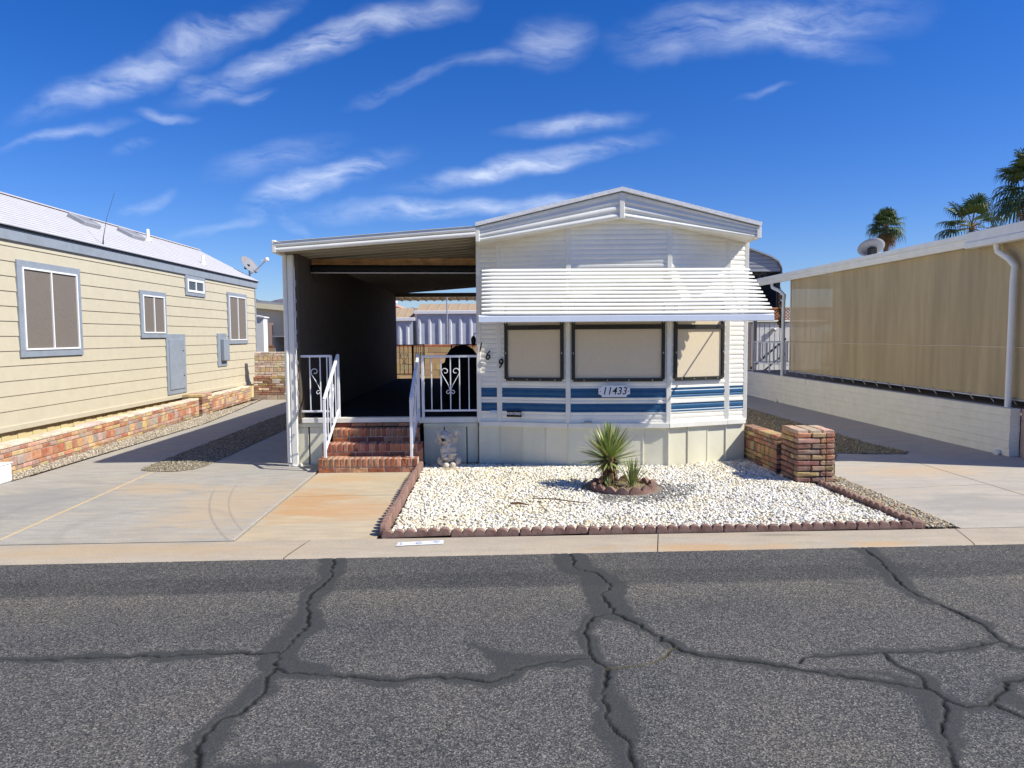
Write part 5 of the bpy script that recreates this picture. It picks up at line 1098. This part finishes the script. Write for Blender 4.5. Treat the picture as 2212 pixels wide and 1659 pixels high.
tag(m.build('metal_pole', STEEL, base=(-1.79,26,0)), 'thin grey metal pole standing in front of the long metal shed', 'pole')
t = thing('tile_roof_house', (-8,38,0), 'distant house with a salmon tile roof beyond the sheds', 'house')
m = MB(); m.box(-9,-5.0,36,44,0,2.9); m.build('wall', YHOUSE, t); m = MB(); m.prism([(-9.5,35.5,4.4),(-6.8,35.5,3.9),(-4.2,35.5,2.9),(-9.5,35.5,2.9)], (0,0,0), (0,9,0)); m.build('roof', TILE, t)
m = MB(); m.bbox(-6.1,-5.2,37,38,3.4,4.0,.02); m.build('roof_cooler', WHITEPL, t)
# mountains
m = MB(); rg = np.random.default_rng(5); nxm, nym = 200, 22; vs = []
for j in range(nym):
    for i in range(nxm):
        x = lerp(-900, 700, i/(nxm-1)); y = 1000+j*22.; e_ = math.sin(math.pi*j/(nym-1))
        h = 38+15*math.exp(-((x+400)/170)**2)+16*math.exp(-((x+170)/160)**2)+10*math.sin(x*.012)+2.5*math.sin(x*.045+1)+1.5*math.sin(x*.11+j)+rg.normal(0,.9)
        h *= math.exp(-max(0,(x-60)/200)**2)
        vs.append((x, y+rg.normal(0,4), -2+h*e_*(1+.08*math.sin(x*.06+j*.9))))
m.add(vs, [(j*nxm+i, j*nxm+i+1, (j+1)*nxm+i+1, (j+1)*nxm+i) for j in range(nym-1) for i in range(nxm-1)]); struct('mountains', m, MTN)
# ------------------------------------------------------------------ palms
def fan(mb, o, az, el, pet, R, nl, droop, gr=1.):
    o = Vector(o); d = Vector((math.cos(az)*math.cos(el),math.sin(az)*math.cos(el),math.sin(el))); sd = d.cross(Vector((0,0,1))).normalized(); up = sd.cross(d)
    c = o+d*pet; c.z -= droop*.12*pet; mb.tube([o, o.lerp(c,.5)+Vector((0,0,.04*pet)), c], [.03,.022,.015], 5, 1)
    for i in range(nl):
        a = lerp(-2.0,2.0,i/(nl-1)); L = R*(1-.10*abs(a))*random.uniform(.9,1.05); dd = d*math.cos(a)+sd*math.sin(a)+up*.18*abs(math.sin(a)); dd.normalize(); w = dd.cross(up).normalized()*R*.04
        p1 = c+dd*L*.55; p2 = c+dd*L*.85+Vector((0,0,-droop*.16*R)); p3 = c+dd*L*.98+Vector((0,0,-droop*(.42+.2*random.random())*R))
        mb.add([c, p1-w, p1+w, p2-w*.6, p2+w*.6, p3], [(0,1,2),(1,3,4,2),(3,5,4)], 0)
def palm(label, base, H, nl_, R, pet, trunk_r, dead, lean=0.):
    t = thing('fan_palm', base, label, 'palm tree', 'fan palms behind the right hand house'); b_ = Vector(base); top = b_+Vector((lean,0,H))
    m = MB(); m.tube([b_.lerp(top,k_/6) for k_ in range(7)], [trunk_r*1.35]+[trunk_r]*5+[trunk_r*.8], 12); m.build('trunk', PALMTRUNK, t)
    m = MB()
    for i in range(nl_):
        u = i/nl_; el_ = math.radians(lerp(82,-28,u**.9)+random.gauss(0,6)); fan(m, top+Vector((0,0,.1-.25*u)), i*2.39996+random.gauss(0,.2), el_, pet*random.uniform(.8,1.15), R*random.uniform(.85,1.1), 26, .5+1.0*u)
    m.build('crown', [GREENLEAF, DRYLEAF], t)
    m = MB()
    for i in range(dead): fan(m, top+Vector((0,0,-.2-.5*random.random())), random.uniform(0,6.28), math.radians(random.uniform(-75,-35)), pet*.6, R*.75, 16, 1.2)
    if dead: m.build('dead_fronds', [DRYLEAF, DRYLEAF], t)
def place(px, py, Y): return onY(px, py, Y)
q = place(1914, 490, 60); palm('small distant fan palm with a brown skirt rising behind the roof dish', (q.x+.2,60,0), q.z+.1, 30, 1.05, .75, .20, 22, -.2)
q = place(2100, 476, 42); palm('fan palm with an open green crown in the middle of the three palms', (q.x,42,0), q.z-.35, 20, 1.15, 1.15, .2, 6)
q = place(2248, 400, 36); palm('large fan palm with dark drooping fronds at the right edge', (q.x,36,0), q.z, 44, 1.35, 1.35, .24, 10)
print('scene built', len(D.objects))
